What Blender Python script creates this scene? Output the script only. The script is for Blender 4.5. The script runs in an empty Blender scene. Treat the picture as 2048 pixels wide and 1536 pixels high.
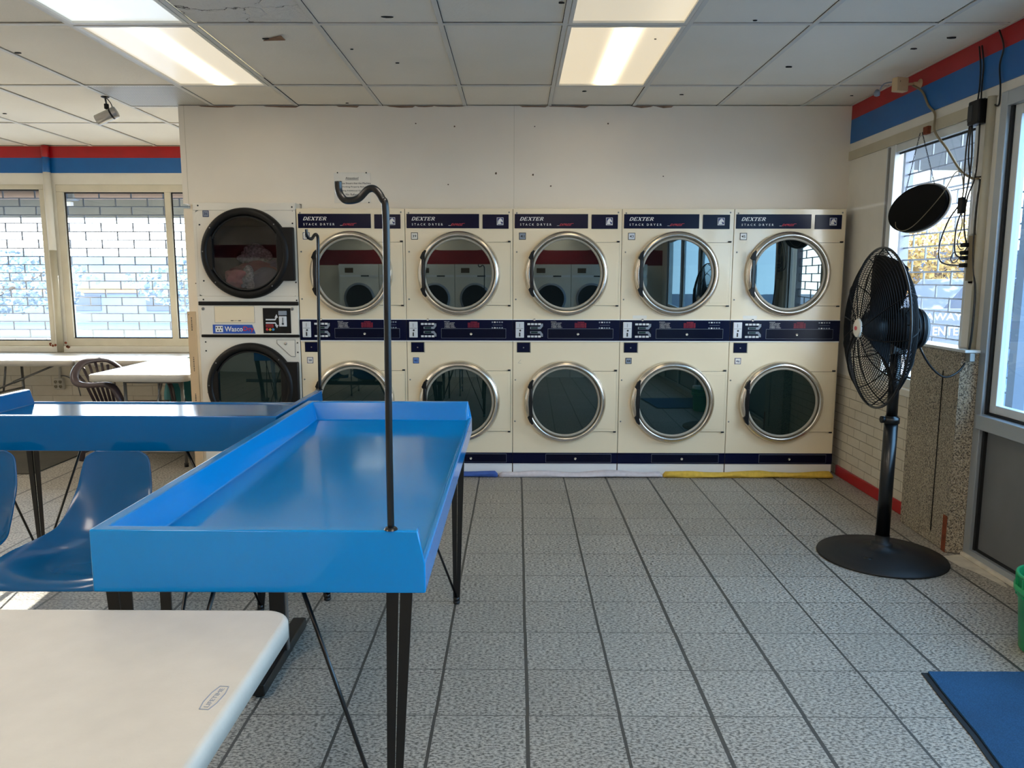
import bpy, bmesh, math, random
from mathutils import Vector, Matrix
random.seed(7)
D = bpy.data
C = bpy.context.scene.collection
PI = math.pi

# ------------------------------------------------------------------ camera
F, YAW, PITCH, ROLL, EYE = 1531.8, 5.4e-3, .1377, 1.7e-3, 1.465
cd = D.cameras.new('camera'); cam = D.objects.new('camera', cd); C.objects.link(cam)
cd.sensor_fit = 'HORIZONTAL'; cd.sensor_width = 36; cd.lens = 36 * F / 2048; cd.clip_start = .05; cd.clip_end = 400
_R = (Matrix(((math.cos(ROLL), 0, math.sin(ROLL)), (0, 1, 0), (-math.sin(ROLL), 0, math.cos(ROLL))))
      @ Matrix(((1, 0, 0), (0, math.cos(PITCH), -math.sin(PITCH)), (0, math.sin(PITCH), math.cos(PITCH))))
      @ Matrix(((math.cos(YAW), math.sin(YAW), 0), (-math.sin(YAW), math.cos(YAW), 0), (0, 0, 1))))
_c = Matrix((_R[0], _R[2], -_R[1])).transposed().to_4x4(); _c.translation = (0, 0, EYE)
cam.matrix_world = _c
bpy.context.scene.camera = cam

# ------------------------------------------------------------------ world, sun, exposure
sc = bpy.context.scene
sc.view_settings.view_transform = 'Standard'; sc.view_settings.look = 'None'
sc.view_settings.gamma = 1; sc.view_settings.use_curve_mapping = False
sc.view_settings.exposure = 2.3
w = D.worlds.new('sky'); sc.world = w; w.use_nodes = True
nt = w.node_tree; bg = nt.nodes['Background']
tc = nt.nodes.new('ShaderNodeTexCoord'); sp = nt.nodes.new('ShaderNodeSeparateXYZ'); rp = nt.nodes.new('ShaderNodeValToRGB')
nt.links.new(tc.outputs['Generated'], sp.inputs[0]); nt.links.new(sp.outputs['Z'], rp.inputs[0]); nt.links.new(rp.outputs[0], bg.inputs[0])
rp.color_ramp.elements[0].position = 0; rp.color_ramp.elements[0].color = (.90, .95, 1, 1)
rp.color_ramp.elements[1].position = .5; rp.color_ramp.elements[1].color = (.6, .78, 1, 1)
bg.inputs[1].default_value = 3.3
sl = D.lights.new('sun', 'SUN'); sl.energy = 9; sl.angle = .009; sl.color = (1, .93, .82)
so = D.objects.new('sun', sl); C.objects.link(so)
so.rotation_euler = Vector((.11, -1, -.33)).to_track_quat('-Z', 'Y').to_euler(); so.location = (-2, 14, 8)

def area(name, loc, direction, sx, sy, power, col, portal=False):
    l = D.lights.new(name, 'AREA'); l.shape = 'RECTANGLE'; l.size = sx; l.size_y = sy; l.energy = power; l.color = col
    if portal: l.cycles.is_portal = True
    o = D.objects.new(name, l); C.objects.link(o); o.location = loc
    o.rotation_euler = Vector(direction).to_track_quat('-Z', 'Y').to_euler(); return o
# sky portals in the window openings (guide the sky light, add none)
area('portal_far', (-4.75, 7.72, 1.57), (0, -1, 0), 4.6, 1.5, 1, (1, 1, 1), True)
area('portal_right', (2.7, 4.6, 1.57), (-1, 0, 0), 1.0, 1.5, 1, (1, 1, 1), True)
area('portal_front', (2.7, .4, 1.5), (-1, 0, 0), 6.8, 1.6, 1, (1, 1, 1), True)

# ------------------------------------------------------------------ materials
def lin(c):
    if isinstance(c, str): c = [int(c[i:i+2], 16) / 255 for i in (0, 2, 4)]
    return tuple((x / 12.92 if x <= .04045 else ((x + .055) / 1.055) ** 2.4) for x in c[:3]) + (1,)

class NT:
    def __init__(s, name):
        s.m = D.materials.new(name); s.m.use_nodes = True; s.t = s.m.node_tree; s.b = s.t.nodes['Principled BSDF']; s.o = s.t.nodes['Material Output']
    def n(s, typ, **k):
        x = s.t.nodes.new('ShaderNode' + typ)
        for a, v in k.items(): setattr(x, a, v)
        return x
    def l(s, a, b): s.t.links.new(a, b)
    def math(s, op, a, b=None, c=None):
        x = s.n('Math', operation=op)
        for i, v in enumerate((a, b, c)):
            if v is None: continue
            if hasattr(v, 'links'): s.l(v, x.inputs[i])
            else: x.inputs[i].default_value = v
        return x.outputs[0]
    def mix(s, f, a, b):
        x = s.n('Mix', data_type='RGBA')
        for i, v in ((0, f), (6, a), (7, b)):
            if hasattr(v, 'links'): s.l(v, x.inputs[i])
            else: x.inputs[i].default_value = v
        return x.outputs[2]
    def pos(s):
        return s.n('NewGeometry').outputs['Position']
    def noise(s, scale, detail=3, rough=.5, vec=None, stretch=None):
        x = s.n('TexNoise'); x.inputs['Scale'].default_value = scale; x.inputs['Detail'].default_value = detail; x.inputs['Roughness'].default_value = rough
        v = vec or s.n('TexCoord').outputs['Object']
        if stretch:
            mp = s.n('Mapping'); mp.inputs['Scale'].default_value = stretch; s.l(v, mp.inputs[0]); v = mp.outputs[0]
        s.l(v, x.inputs['Vector']); return x.outputs['Fac']
    def ramp(s, f, p0, c0, p1, c1):
        x = s.n('ValToRGB'); e = x.color_ramp.elements
        e[0].position = p0; e[0].color = c0; e[1].position = p1; e[1].color = c1
        s.l(f, x.inputs[0]); return x.outputs[0]
    def bump(s, h, strength, dist=.002):
        x = s.n('Bump'); x.inputs['Strength'].default_value = strength; x.inputs['Distance'].default_value = dist
        s.l(h, x.inputs['Height']); s.l(x.outputs[0], s.b.inputs['Normal']); return x

def mat(name, col, rough=.5, metal=0, var=.06, vscale=6, bump=0, bscale=80, coat=0, emit=None, es=0, spec=None, rvar=0):
    t = NT(name); c = lin(col); b = t.b
    b.inputs['Roughness'].default_value = rough; b.inputs['Metallic'].default_value = metal
    if coat: b.inputs['Coat Weight'].default_value = coat; b.inputs['Coat Roughness'].default_value = .05
    if spec is not None: b.inputs['Specular IOR Level'].default_value = spec
    if var:
        nz = t.noise(vscale, 4)
        d = tuple(x * (1 - var) for x in c[:3]) + (1,); e = tuple(min(1, x * (1 + var)) for x in c[:3]) + (1,)
        t.l(t.ramp(nz, .3, d, .7, e), b.inputs['Base Color'])
    else: b.inputs['Base Color'].default_value = c
    if rvar: t.l(t.math('MULTIPLY_ADD', t.noise(vscale * 2, 4), rvar, rough - rvar / 2), b.inputs['Roughness'])
    if bump: t.bump(t.noise(bscale, 3), bump)
    if emit: b.inputs['Emission Color'].default_value = lin(emit); b.inputs['Emission Strength'].default_value = es
    return t.m

M = {}
M['wall'] = mat('painted_wall', 'eee5d5', .45, var=.05, vscale=1.3, bump=.15, bscale=30)
M['white'] = mat('white_paint', 'e4e0d4', .4, var=.05, vscale=4)
M['beige'] = mat('beige_frame', 'bdb59d', .45, var=.06)
M['red'] = mat('red_paint', 'a80a16', .35, var=.08)
M['blue'] = mat('blue_paint', '0560a8', .35, var=.05)
M['alu'] = mat('anodised_frame', 'b4bcc2', .35, metal=.55, var=.03)
M['alu_white'] = mat('pale_frame', 'd6dad8', .35, var=.04)
M['rubber'] = mat('black_rubber', '0c0d0f', .55, var=.1)
M['black'] = mat('black_metal', '070809', .3, var=.1, coat=.1)
M['black_matt'] = mat('black_plastic', '0b0b0c', .45, var=.1, spec=.3)
M['sign_black'] = mat('sign_back', '060606', .7, var=.1, spec=.1)
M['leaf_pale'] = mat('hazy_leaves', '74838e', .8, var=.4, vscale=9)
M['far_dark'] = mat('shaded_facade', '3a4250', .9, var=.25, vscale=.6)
M['sign_text'] = mat('sign_letters', 'aeb4bf', .7, var=0)
M['navy'] = mat('navy_panel', '050b2c', .25, var=.04, spec=.18)
M['navy_dark'] = mat('navy_drawer', '040820', .25, var=.04, spec=.18)
M['enamel'] = mat('cream_enamel', 'f0e0c0', .22, var=.03, vscale=2, coat=.35)
M['enamel2'] = mat('white_enamel', 'e8e2d4', .25, var=.03, vscale=2, coat=.3)
M['cage'] = mat('cage_wire', '0a0b0d', .65, var=0, spec=.2)
M['seam'] = mat('brown_seam', '5c4c38', .8, var=.1)
M['rear_red'] = mat('rear_red', '7c0f1a', .5)
M['chrome'] = mat('brushed_steel', 'd8d2c8', .27, metal=1, var=.05)
M['gasket'] = mat('grey_gasket', 'a8a192', .5, var=.05)
M['steel'] = mat('dull_steel', '8a8a88', .4, metal=.8, var=.08)
M['lettering'] = mat('white_lettering', 'e8e8e6', .4, var=0)
M['lettering_red'] = mat('red_lettering', 'd03a4a', .4, var=0)
M['lettering_black'] = mat('black_lettering', '1c1c1c', .6, var=0)
M['lettering_navy'] = mat('navy_lettering', '1b2a66', .5, var=0)
M['maroon_text'] = mat('maroon_lettering', '6d1420', .5, var=0)
M['plate_light'] = mat('pale_plate', 'd8dbe0', .4, var=.03)
M['plate_grey'] = mat('grey_plate', '8a93a0', .4, var=.03)
M['plate_blue'] = mat('blue_plate', '5f86c2', .4, var=.03)
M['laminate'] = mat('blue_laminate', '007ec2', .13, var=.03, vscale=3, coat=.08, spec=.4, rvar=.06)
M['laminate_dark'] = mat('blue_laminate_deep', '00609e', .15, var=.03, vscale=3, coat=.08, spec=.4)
M['shell'] = mat('blue_fibreglass', '00568e', .2, var=.07, vscale=9, coat=.2)
M['plastic_white'] = mat('white_moulded_plastic', 'c4bfb4', .38, var=.04, vscale=14, bump=.12, bscale=160)
M['brown'] = mat('brown_resin', '45383a', .35, var=.06)
M['teal'] = mat('teal_plastic', '4a8f96', .35, var=.06)
M['green'] = mat('green_plastic', '1f9a60', .35, var=.05)
M['tan'] = mat('tan_board', 'd2b48c', .6, var=.06)
M['tan_cable'] = mat('tan_cable', '8d7f63', .5, var=.05)
M['paper'] = mat('laminated_paper', 'e9e5da', .25, var=.03)
M['towel_blue'] = mat('blue_towel', '3f5fa8', .95, var=.12, vscale=30, bump=.6, bscale=250)
M['towel_white'] = mat('white_towel', 'cfc8cc', .95, var=.08, vscale=30, bump=.6, bscale=250)
M['towel_yellow'] = mat('yellow_towel', 'd9b347', .95, var=.12, vscale=30, bump=.6, bscale=250)
M['cloth_pink'] = mat('pink_cloth', 'e08a84', .9, var=.15, vscale=20)
M['cloth_grey'] = mat('grey_cloth', '6f6f80', .9, var=.1, vscale=20)
M['cloth_red'] = mat('maroon_cloth', '8a1530', .9, var=.15, vscale=20)
M['cloth_purple'] = mat('purple_cloth', '4c1c66', .9, var=.15, vscale=20)
M['cloth_print'] = mat('floral_cloth', 'b6b2ae', .9, var=.5, vscale=60)
M['plenum'] = mat('dark_gap', '14120f', .9, var=0)
M['tbar'] = mat('ceiling_grid', 'dad6cc', .5, var=.04)
M['torn'] = mat('torn_brown_paper', '8a6c54', .9, var=.2, vscale=20)
M['grille'] = mat('grille_steel', '6a727e', .45, metal=.5, var=.05)
M['canopy'] = mat('canopy_soffit', '6f7270', .8, var=.08)
M['duct'] = mat('brown_beam', '7c6a60', .7, var=.08)
M['asphalt'] = mat('asphalt', '465262', .9, var=.12, vscale=2)
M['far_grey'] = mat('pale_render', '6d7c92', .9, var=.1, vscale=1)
M['orange'] = mat('orange_band', 'd98a52', .8, var=.1)
M['bark'] = mat('bark', '5c4a3c', .9, var=.15)
M['leaf_orange'] = mat('orange_leaves', '7a5634', .8, var=.4, vscale=9)
M['leaf_yellow'] = mat('yellow_leaves', '8a6e34', .8, var=.3, vscale=9)
M['leaf_green'] = mat('green_leaves', '3c463c', .8, var=.4, vscale=9)
M['signgrey'] = mat('grey_sign', '48505e', .6, var=.05)
M['door_panel'] = mat('grey_kick_panel', '77797a', .4, metal=.2, var=.05)
M['stain'] = mat('limescale_stain', 'd2cab8', .8, var=.15, vscale=12)
M['rust'] = mat('rust', '7c3d22', .9, var=.3, vscale=40)
M['silver'] = mat('silver_camera', 'b8b6b2', .28, metal=.6, var=.04)
M['display'] = mat('dark_display', '12302c', .2, var=0)
M['button_red'] = mat('button_red', 'c8303a', .4, var=0)
M['button_yellow'] = mat('button_yellow', 'd8a838', .4, var=0)
M['button_blue'] = mat('button_blue', '3f8fc8', .4, var=0)
M['wasco_blue'] = mat('badge_blue', '2a57b4', .35, var=.03)
M['wipes'] = mat('white_wipes', 'e6e8ec', .7, var=.05)
M['drum'] = mat('dryer_drum', '20242a', .5, var=.1)

# floor: stone-faced 12 inch tiles, wide grout one way, thin the other
def floor_mat():
    t = NT('stone_floor_tile'); p = t.pos(); s = t.n('SeparateXYZ'); t.l(p, s.inputs[0])
    SX, X0, SY, Y0 = .3115, .0404, .307, 5.4795
    u = t.math('DIVIDE', t.math('SUBTRACT', s.outputs[0], X0), SX); v = t.math('DIVIDE', t.math('SUBTRACT', s.outputs[1], Y0), SY)
    iu = t.math('FLOOR', u); iv = t.math('FLOOR', v)
    wn = t.n('TexWhiteNoise', noise_dimensions='2D'); cb = t.n('CombineXYZ'); t.l(iu, cb.inputs[0]); t.l(iv, cb.inputs[1]); t.l(cb.outputs[0], wn.inputs['Vector'])
    # the columns wander by a few millimetres from row to row
    wr = t.n('TexWhiteNoise', noise_dimensions='1D'); t.l(iv, wr.inputs['W'])
    fu0 = t.math('PINGPONG', t.math('ADD', u, t.math('MULTIPLY_ADD', wr.outputs['Value'], .014, -.007)), .5)
    fv0 = t.math('PINGPONG', v, .5)
    wcol = t.n('TexWhiteNoise', noise_dimensions='1D'); t.l(t.math('ROUND', u), wcol.inputs['W'])
    gw = t.math('MULTIPLY_ADD', wcol.outputs['Value'], .008, .016)
    g1 = t.math('LESS_THAN', fu0, gw); g2 = t.math('LESS_THAN', fv0, .0065)
    g = t.math('MAXIMUM', g1, g2)
    n1 = t.noise(75, 4, .62, p, (1, 1.9, 1)); n2 = t.noise(2.2, 3, .5, p); n3 = t.noise(260, 2, .5, p)
    c1 = t.ramp(n1, .40, lin('5f5b53'), .56, lin('bfb8aa'))
    tint = t.ramp(wn.outputs['Value'], 0, (.90, .89, .88, 1), 1, (1, 1, 1, 1))
    mm = t.n('Mix', data_type='RGBA', blend_type='MULTIPLY'); mm.inputs[0].default_value = 1; t.l(c1, mm.inputs[6]); t.l(tint, mm.inputs[7])
    m2 = t.n('Mix', data_type='RGBA', blend_type='MULTIPLY'); m2.inputs[0].default_value = .5; t.l(mm.outputs[2], m2.inputs[6]); t.l(t.ramp(n2, .3, (.8, .8, .8, 1), .7, (1, 1, 1, 1)), m2.inputs[7])
    t.l(t.mix(g, m2.outputs[2], lin('4a4740')), t.b.inputs['Base Color'])
    t.b.inputs['Roughness'].default_value = .5
    h = t.math('SUBTRACT', t.math('ADD', t.math('MULTIPLY', n1, .8), t.math('MULTIPLY', n3, .2)), t.math('MULTIPLY', g, 1.2))
    t.bump(h, .45, .004); return t.m
M['floor'] = floor_mat()

def brick_mat(name, col, mortar, w_, h_, axis):
    t = NT(name); p = t.pos(); s = t.n('SeparateXYZ'); t.l(p, s.inputs[0]); cb = t.n('CombineXYZ')
    t.l(s.outputs[axis], cb.inputs[0]); t.l(s.outputs[2], cb.inputs[1])
    b = t.n('TexBrick'); t.l(cb.outputs[0], b.inputs['Vector']); b.inputs['Scale'].default_value = 1
    b.inputs['Brick Width'].default_value = w_; b.inputs['Row Height'].default_value = h_; b.inputs['Mortar Size'].default_value = .0035; b.inputs['Mortar Smooth'].default_value = .4
    b.inputs['Color1'].default_value = lin(col); b.inputs['Color2'].default_value = tuple(x * .95 for x in lin(col)[:3]) + (1,); b.inputs['Mortar'].default_value = lin(mortar)
    nz = t.noise(5, 4, .6, p)
    mm = t.n('Mix', data_type='RGBA', blend_type='MULTIPLY'); mm.inputs[0].default_value = 1; t.l(b.outputs['Color'], mm.inputs[6]); t.l(t.ramp(nz, .3, (.9, .88, .84, 1), .6, (1, 1, 1, 1)), mm.inputs[7])
    t.l(mm.outputs[2], t.b.inputs['Base Color']); t.b.inputs['Roughness'].default_value = .5
    t.bump(t.math('MULTIPLY_ADD', b.outputs['Fac'], -1, t.math('MULTIPLY', t.noise(60, 3, .5, p), .2)), .6, .006); return t.m
M['brick_r'] = brick_mat('painted_brick_right', 'd9d2c0', 'a89f8c', .2, .067, 1)
M['brick_f'] = brick_mat('painted_brick_far', 'f2ead8', 'd0c6b2', .4, .1, 0)

def tile_mat():
    t = NT('ceiling_tile'); p = t.pos()
    n1 = t.noise(55, 4, .7, p); n2 = t.noise(1.1, 3, .5, p)
    v = t.n('TexVoronoi'); v.inputs['Scale'].default_value = 38; t.l(p, v.inputs['Vector'])
    a = t.ramp(n2, .3, lin('ece4d3'), .7, lin('f3ecdd'))
    sp_ = t.math('GREATER_THAN', t.noise(2.3, 6, .75, p), .735)
    t.l(t.mix(t.math('MULTIPLY', sp_, .55), a, lin('6b655a')), t.b.inputs['Base Color'])
    t.b.inputs['Roughness'].default_value = .85
    t.bump(n1, .5, .004); return t.m
M['tile'] = tile_mat()

def cracked_mat():
    t = NT('cracked_ceiling_tile'); p = t.pos()
    v = t.n('TexVoronoi', feature='DISTANCE_TO_EDGE'); v.inputs['Scale'].default_value = 3.2
    nz = t.n('TexNoise'); nz.inputs['Scale'].default_value = 4; nz.inputs['Detail'].default_value = 5; t.l(p, nz.inputs['Vector'])
    add = t.n('VectorMath', operation='MULTIPLY_ADD'); t.l(nz.outputs['Color'], add.inputs[0]); add.inputs[1].default_value = (.5, .5, .5); t.l(p, add.inputs[2]); t.l(add.outputs[0], v.inputs['Vector'])
    cr = t.math('LESS_THAN', v.outputs['Distance'], .012)
    br = t.math('GREATER_THAN', t.noise(5, 4, .6, p), .5)
    t.l(t.mix(t.math('MULTIPLY', t.math('MULTIPLY', cr, br), .85), lin('e2ded5'), lin('4a453d')), t.b.inputs['Base Color'])
    t.b.inputs['Roughness'].default_value = .85
    t.bump(t.math('ADD', t.math('MULTIPLY', t.math('MINIMUM', v.outputs['Distance'], .08), 8), t.noise(30, 4, .6, p)), .9, .012); return t.m
M['cracked'] = cracked_mat()

def perforated_mat():
    t = NT('perforated_panel'); p = t.pos(); s = t.n('SeparateXYZ'); t.l(p, s.inputs[0])
    a = t.math('PINGPONG', t.math('MULTIPLY', s.outputs[0], 60), .5); b = t.math('PINGPONG', t.math('MULTIPLY', s.outputs[1], 60), .5)
    d = t.math('ADD', t.math('POWER', a, 2), t.math('POWER', b, 2))
    t.l(t.mix(t.math('LESS_THAN', d, .05), lin('c8c5ba'), lin('55534c')), t.b.inputs['Base Color']); t.b.inputs['Roughness'].default_value = .5
    return t.m
M['perforated'] = perforated_mat()

def terrazzo():
    t = NT('terrazzo_slab'); p = t.pos()
    n = t.noise(115, 3, .6, p); n2 = t.noise(210, 2, .5, p)
    a = t.ramp(n, .42, lin('4c453a'), .56, lin('a79b84'))
    t.l(t.mix(t.math('GREATER_THAN', n2, .6), a, lin('c8c0ae')), t.b.inputs['Base Color']); t.b.inputs['Roughness'].default_value = .42
    t.bump(n, .2, .001); return t.m
M['terrazzo'] = terrazzo()

def carpet(name, a, b, rib=0):
    t = NT(name); p = t.pos(); n = t.noise(300, 3, .6, p); n2 = t.noise(3, 3, .5, p)
    c = t.ramp(n, .35, lin(a), .65, lin(b)); mm = t.n('Mix', data_type='RGBA', blend_type='MULTIPLY'); mm.inputs[0].default_value = .8
    t.l(c, mm.inputs[6]); t.l(t.ramp(n2, .35, (.75, .75, .75, 1), .6, (1, 1, 1, 1)), mm.inputs[7]); t.l(mm.outputs[2], t.b.inputs['Base Color'])
    t.b.inputs['Roughness'].default_value = .95; h = n
    if rib:
        v = t.n('TexVoronoi'); v.inputs['Scale'].default_value = 22; t.l(p, v.inputs['Vector']); h = t.math('ADD', n, v.outputs['Distance'])
    t.bump(h, .8, .004); return t.m
M['carpet_blue'] = carpet('blue_carpet', '14466a', '255d88')
M['carpet_grey'] = carpet('grey_ribbed_mat', '39372f', '5a564b', 1)

def fres(t, f0):
    g = t.n('NewGeometry'); d = t.n('VectorMath', operation='DOT_PRODUCT'); t.l(g.outputs['Incoming'], d.inputs[0]); t.l(g.outputs['Normal'], d.inputs[1])
    return t.math('MULTIPLY_ADD', t.math('POWER', t.math('SUBTRACT', 1, t.math('ABSOLUTE', d.outputs['Value'])), 5), 1 - f0, f0)

def glass(name, tint, refl, haze=0, hazecol='ffffff'):
    t = NT(name); t.t.nodes.remove(t.b)
    tr = t.n('BsdfTransparent'); tr.inputs[0].default_value = lin(tint); gl = t.n('BsdfGlossy'); gl.inputs['Roughness'].default_value = .01
    mx = t.n('MixShader'); t.l(fres(t, .05 + refl), mx.inputs[0]); t.l(tr.outputs[0], mx.inputs[1]); t.l(gl.outputs[0], mx.inputs[2]); out = mx.outputs[0]
    if haze:
        df = t.n('BsdfDiffuse'); df.inputs[0].default_value = lin(hazecol); tl = t.n('BsdfTranslucent'); tl.inputs[0].default_value = lin(hazecol)
        ad = t.n('MixShader'); ad.inputs[0].default_value = .6; t.l(df.outputs[0], ad.inputs[1]); t.l(tl.outputs[0], ad.inputs[2])
        m2 = t.n('MixShader'); m2.inputs[0].default_value = haze; t.l(out, m2.inputs[1]); t.l(ad.outputs[0], m2.inputs[2]); out = m2.outputs[0]
    t.l(out, t.o.inputs[0]); return t.m
M['glass'] = glass('window_glass', 'f4f8f8', .0, .012)
M['glass_door'] = glass('storefront_glass', '86a8be', .02, .02)

def dark_glass(name, col, refl):
    t = NT(name); t.t.nodes.remove(t.b)
    df = t.n('BsdfDiffuse'); df.inputs[0].default_value = lin(col); gl = t.n('BsdfGlossy'); gl.inputs['Roughness'].default_value = .015; gl.inputs[0].default_value = (.62, .76, .78, 1)
    mx = t.n('MixShader'); t.l(fres(t, .05 + refl), mx.inputs[0]); t.l(df.outputs[0], mx.inputs[1]); t.l(gl.outputs[0], mx.inputs[2]); t.l(mx.outputs[0], t.o.inputs[0]); return t.m
M['dryer_glass'] = dark_glass('dark_door_glass', '0a1113', .11)
M['dryer_glass_low'] = dark_glass('dark_lower_door_glass', '10201f', .05)
M['wasco_glass'] = glass('smoked_door_glass', 'b4b4ba', .02)

def light_mat(name, x0, x1, base, peak, xc, wd, col):
    t = NT(name); p = t.pos(); s = t.n('SeparateXYZ'); t.l(p, s.inputs[0])
    d = t.math('DIVIDE', t.math('SUBTRACT', s.outputs[0], xc), wd)
    g = t.math('POWER', 2.718, t.math('MULTIPLY', t.math('MULTIPLY', d, d), -1))
    e = t.math('MULTIPLY_ADD', g, peak, base)
    t.b.inputs['Base Color'].default_value = lin('e8e4d8'); t.b.inputs['Roughness'].default_value = .3
    t.b.inputs['Emission Color'].default_value = lin(col); t.l(e, t.b.inputs['Emission Strength']); return t.m

# ------------------------------------------------------------------ mesh helpers
class MB:
    def __init__(s): s.bm = bmesh.new(); s.mats = []
    def mi(s, m):
        if m is None: return 0
        if m not in s.mats: s.mats.append(m)
        return s.mats.index(m)
    def _fin(s, vs, fs, m, smooth=False):
        i = s.mi(m)
        for f in fs: f.material_index = i; f.smooth = smooth
    def box(s, x0, x1, y0, y1, z0, z1, m=None, bev=0, seg=2):
        r = bmesh.ops.create_cube(s.bm, size=1); vs = r['verts']
        for v in vs: v.co = Vector((x0 + (v.co.x + .5) * (x1 - x0), y0 + (v.co.y + .5) * (y1 - y0), z0 + (v.co.z + .5) * (z1 - z0)))
        fs = list({f for v in vs for f in v.link_faces})
        s._fin(vs, fs, m)
        bev = min(bev, .42 * min(abs(x1 - x0), abs(y1 - y0), abs(z1 - z0)))
        if bev:
            es = list({e for v in vs for e in v.link_edges})
            r2 = bmesh.ops.bevel(s.bm, geom=es, offset=bev, segments=seg, affect='EDGES', profile=.5)
            for f in r2['faces']: f.smooth = True; f.material_index = s.mi(m)
            fs = list({f for f in r2['faces']} | {f for f in fs if f.is_valid})
            vs = list({v for f in fs for v in f.verts})
        return vs
    def prism(s, pts, d, m=None, smooth=False):
        """pts: 3D polygon; d: extrusion vector"""
        d = Vector(d); a = [s.bm.verts.new(p) for p in pts]; b = [s.bm.verts.new(Vector(p) + d) for p in pts]; n = len(a)
        fs = [s.bm.faces.new(a), s.bm.faces.new(b[::-1])]
        sd = [s.bm.faces.new((a[i], b[i], b[(i + 1) % n], a[(i + 1) % n])) for i in range(n)]
        s._fin(a + b, fs, m); s._fin([], sd, m, smooth); return a + b
    def quad(s, pts, m=None):
        f = s.bm.faces.new([s.bm.verts.new(p) for p in pts]); f.material_index = s.mi(m); return f
    def tube(s, path, r, m=None, seg=10, smooth=True, closed=False, flat=None):
        P = [Vector(p) for p in path]; n = len(P); rr = r if hasattr(r, '__len__') else [r] * n
        rings = []; up = None
        for i in range(n):
            if closed: t = (P[(i + 1) % n] - P[i - 1])
            else: t = (P[min(i + 1, n - 1)] - P[max(i - 1, 0)])
            if t.length < 1e-9: t = Vector((0, 0, 1))
            t.normalize()
            if up is None:
                up = Vector((0, 0, 1)) if abs(t.z) < .9 else Vector((1, 0, 0))
            up = (up - t * up.dot(t))
            if up.length < 1e-6: up = t.orthogonal()
            up.normalize(); sd = t.cross(up)
            fx, fy = (1, 1) if flat is None else flat
            rings.append([s.bm.verts.new(P[i] + (up * math.cos(a) * fx + sd * math.sin(a) * fy) * rr[i]) for a in [2 * PI * k / seg + (PI / seg) for k in range(seg)]])
        fs = []
        rng = range(n if closed else n - 1)
        for i in rng:
            a, b = rings[i], rings[(i + 1) % n]
            for k in range(seg): fs.append(s.bm.faces.new((a[k], a[(k + 1) % seg], b[(k + 1) % seg], b[k])))
        s._fin([], fs, m, smooth)
        if not closed:
            c = [s.bm.faces.new(rings[0][::-1]), s.bm.faces.new(rings[-1])]; s._fin([], c, m)
        return [v for r_ in rings for v in r_]
    def lathe(s, prof, c, axis='z', m=None, seg=48, smooth=True, ms=None, a0=0, a1=2 * PI):
        """prof: list of (r, h) ; axis unit vector"""
        ax = {'x': Vector((1, 0, 0)), 'y': Vector((0, 1, 0)), 'z': Vector((0, 0, 1))}[axis] if isinstance(axis, str) else Vector(axis).normalized()
        e1 = ax.orthogonal().normalized() if abs(ax.z) > .9 else Vector((0, 0, 1)).cross(ax).normalized(); e2 = ax.cross(e1); c = Vector(c)
        full = abs(a1 - a0 - 2 * PI) < 1e-6; ns = seg if full else seg + 1
        R = []
        for r, h in prof:
            if r < 1e-6: R.append([s.bm.verts.new(c + ax * h)] * ns)
            else: R.append([s.bm.verts.new(c + ax * h + (e1 * math.cos(a0 + (a1 - a0) * k / seg) + e2 * math.sin(a0 + (a1 - a0) * k / seg)) * r) for k in range(ns)])
        for i in range(len(prof) - 1):
            for k in range(seg):
                k2 = (k + 1) % ns
                vs = []
                for v in (R[i][k], R[i][k2], R[i + 1][k2], R[i + 1][k]):
                    if v not in vs: vs.append(v)
                if len(vs) >= 3:
                    try:
                        f = s.bm.faces.new(vs); f.smooth = smooth; f.material_index = s.mi(ms[i] if ms else m)
                    except ValueError: pass
        return [v for r_ in R for v in set(r_)]
    def cyl(s, p0, p1, r, m=None, seg=16, smooth=True): return s.tube([p0, p1], r, m, seg, smooth)
    def bar(s, p0, p1, wx, wy, m=None, up=(0, 0, 1)):
        """rectangular bar between two points"""
        a, b = Vector(p0), Vector(p1); t = (b - a).normalized(); u = Vector(up); u = (u - t * u.dot(t))
        if u.length < 1e-4: u = t.orthogonal()
        u.normalize(); q = t.cross(u)
        A = [a + q * wx / 2 * i + u * wy / 2 * j for i, j in ((-1, -1), (1, -1), (1, 1), (-1, 1))]
        return s.prism(A, b - a, m)
    def move(s, vs, v):
        for x in vs: x.co += Vector(v)
    def rot(s, vs, c, ang, axis='z'):
        bmesh.ops.rotate(s.bm, verts=[v for v in vs if v.is_valid], cent=c, matrix=Matrix.Rotation(ang, 3, axis.upper()))
    def add_mesh(s, me, mtx, m):
        old = set(s.bm.faces)
        s.bm.from_mesh(me)
        i = s.mi(m)
        for f in s.bm.faces:
            if f not in old: f.material_index = i
    def text(s, string, x, y, z, w_, h_, m, plane='xz', shear=0, bold=0, spacing=1, rot=0, depth=.0008, normal=-1):
        """string fitted to a w_ x h_ box whose lower left corner is at (x, y, z). plane xz faces -Y."""
        cu = D.curves.new('t', 'FONT'); cu.body = string; cu.offset = bold; cu.space_character = spacing; cu.shear = shear; cu.resolution_u = 2; cu.extrude = 0
        ob = D.objects.new('t', cu); me = D.meshes.new_from_object(ob)
        xs = [v.co.x for v in me.vertices]; ys = [v.co.y for v in me.vertices]
        if not xs: return
        x0, x1, y0, y1 = min(xs), max(xs), min(ys), max(ys)
        tmp = bmesh.new(); tmp.from_mesh(me)
        r = bmesh.ops.extrude_face_region(tmp, geom=tmp.faces[:]); 
        for g in r['geom']:
            if isinstance(g, bmesh.types.BMVert): g.co.z += 1
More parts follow.
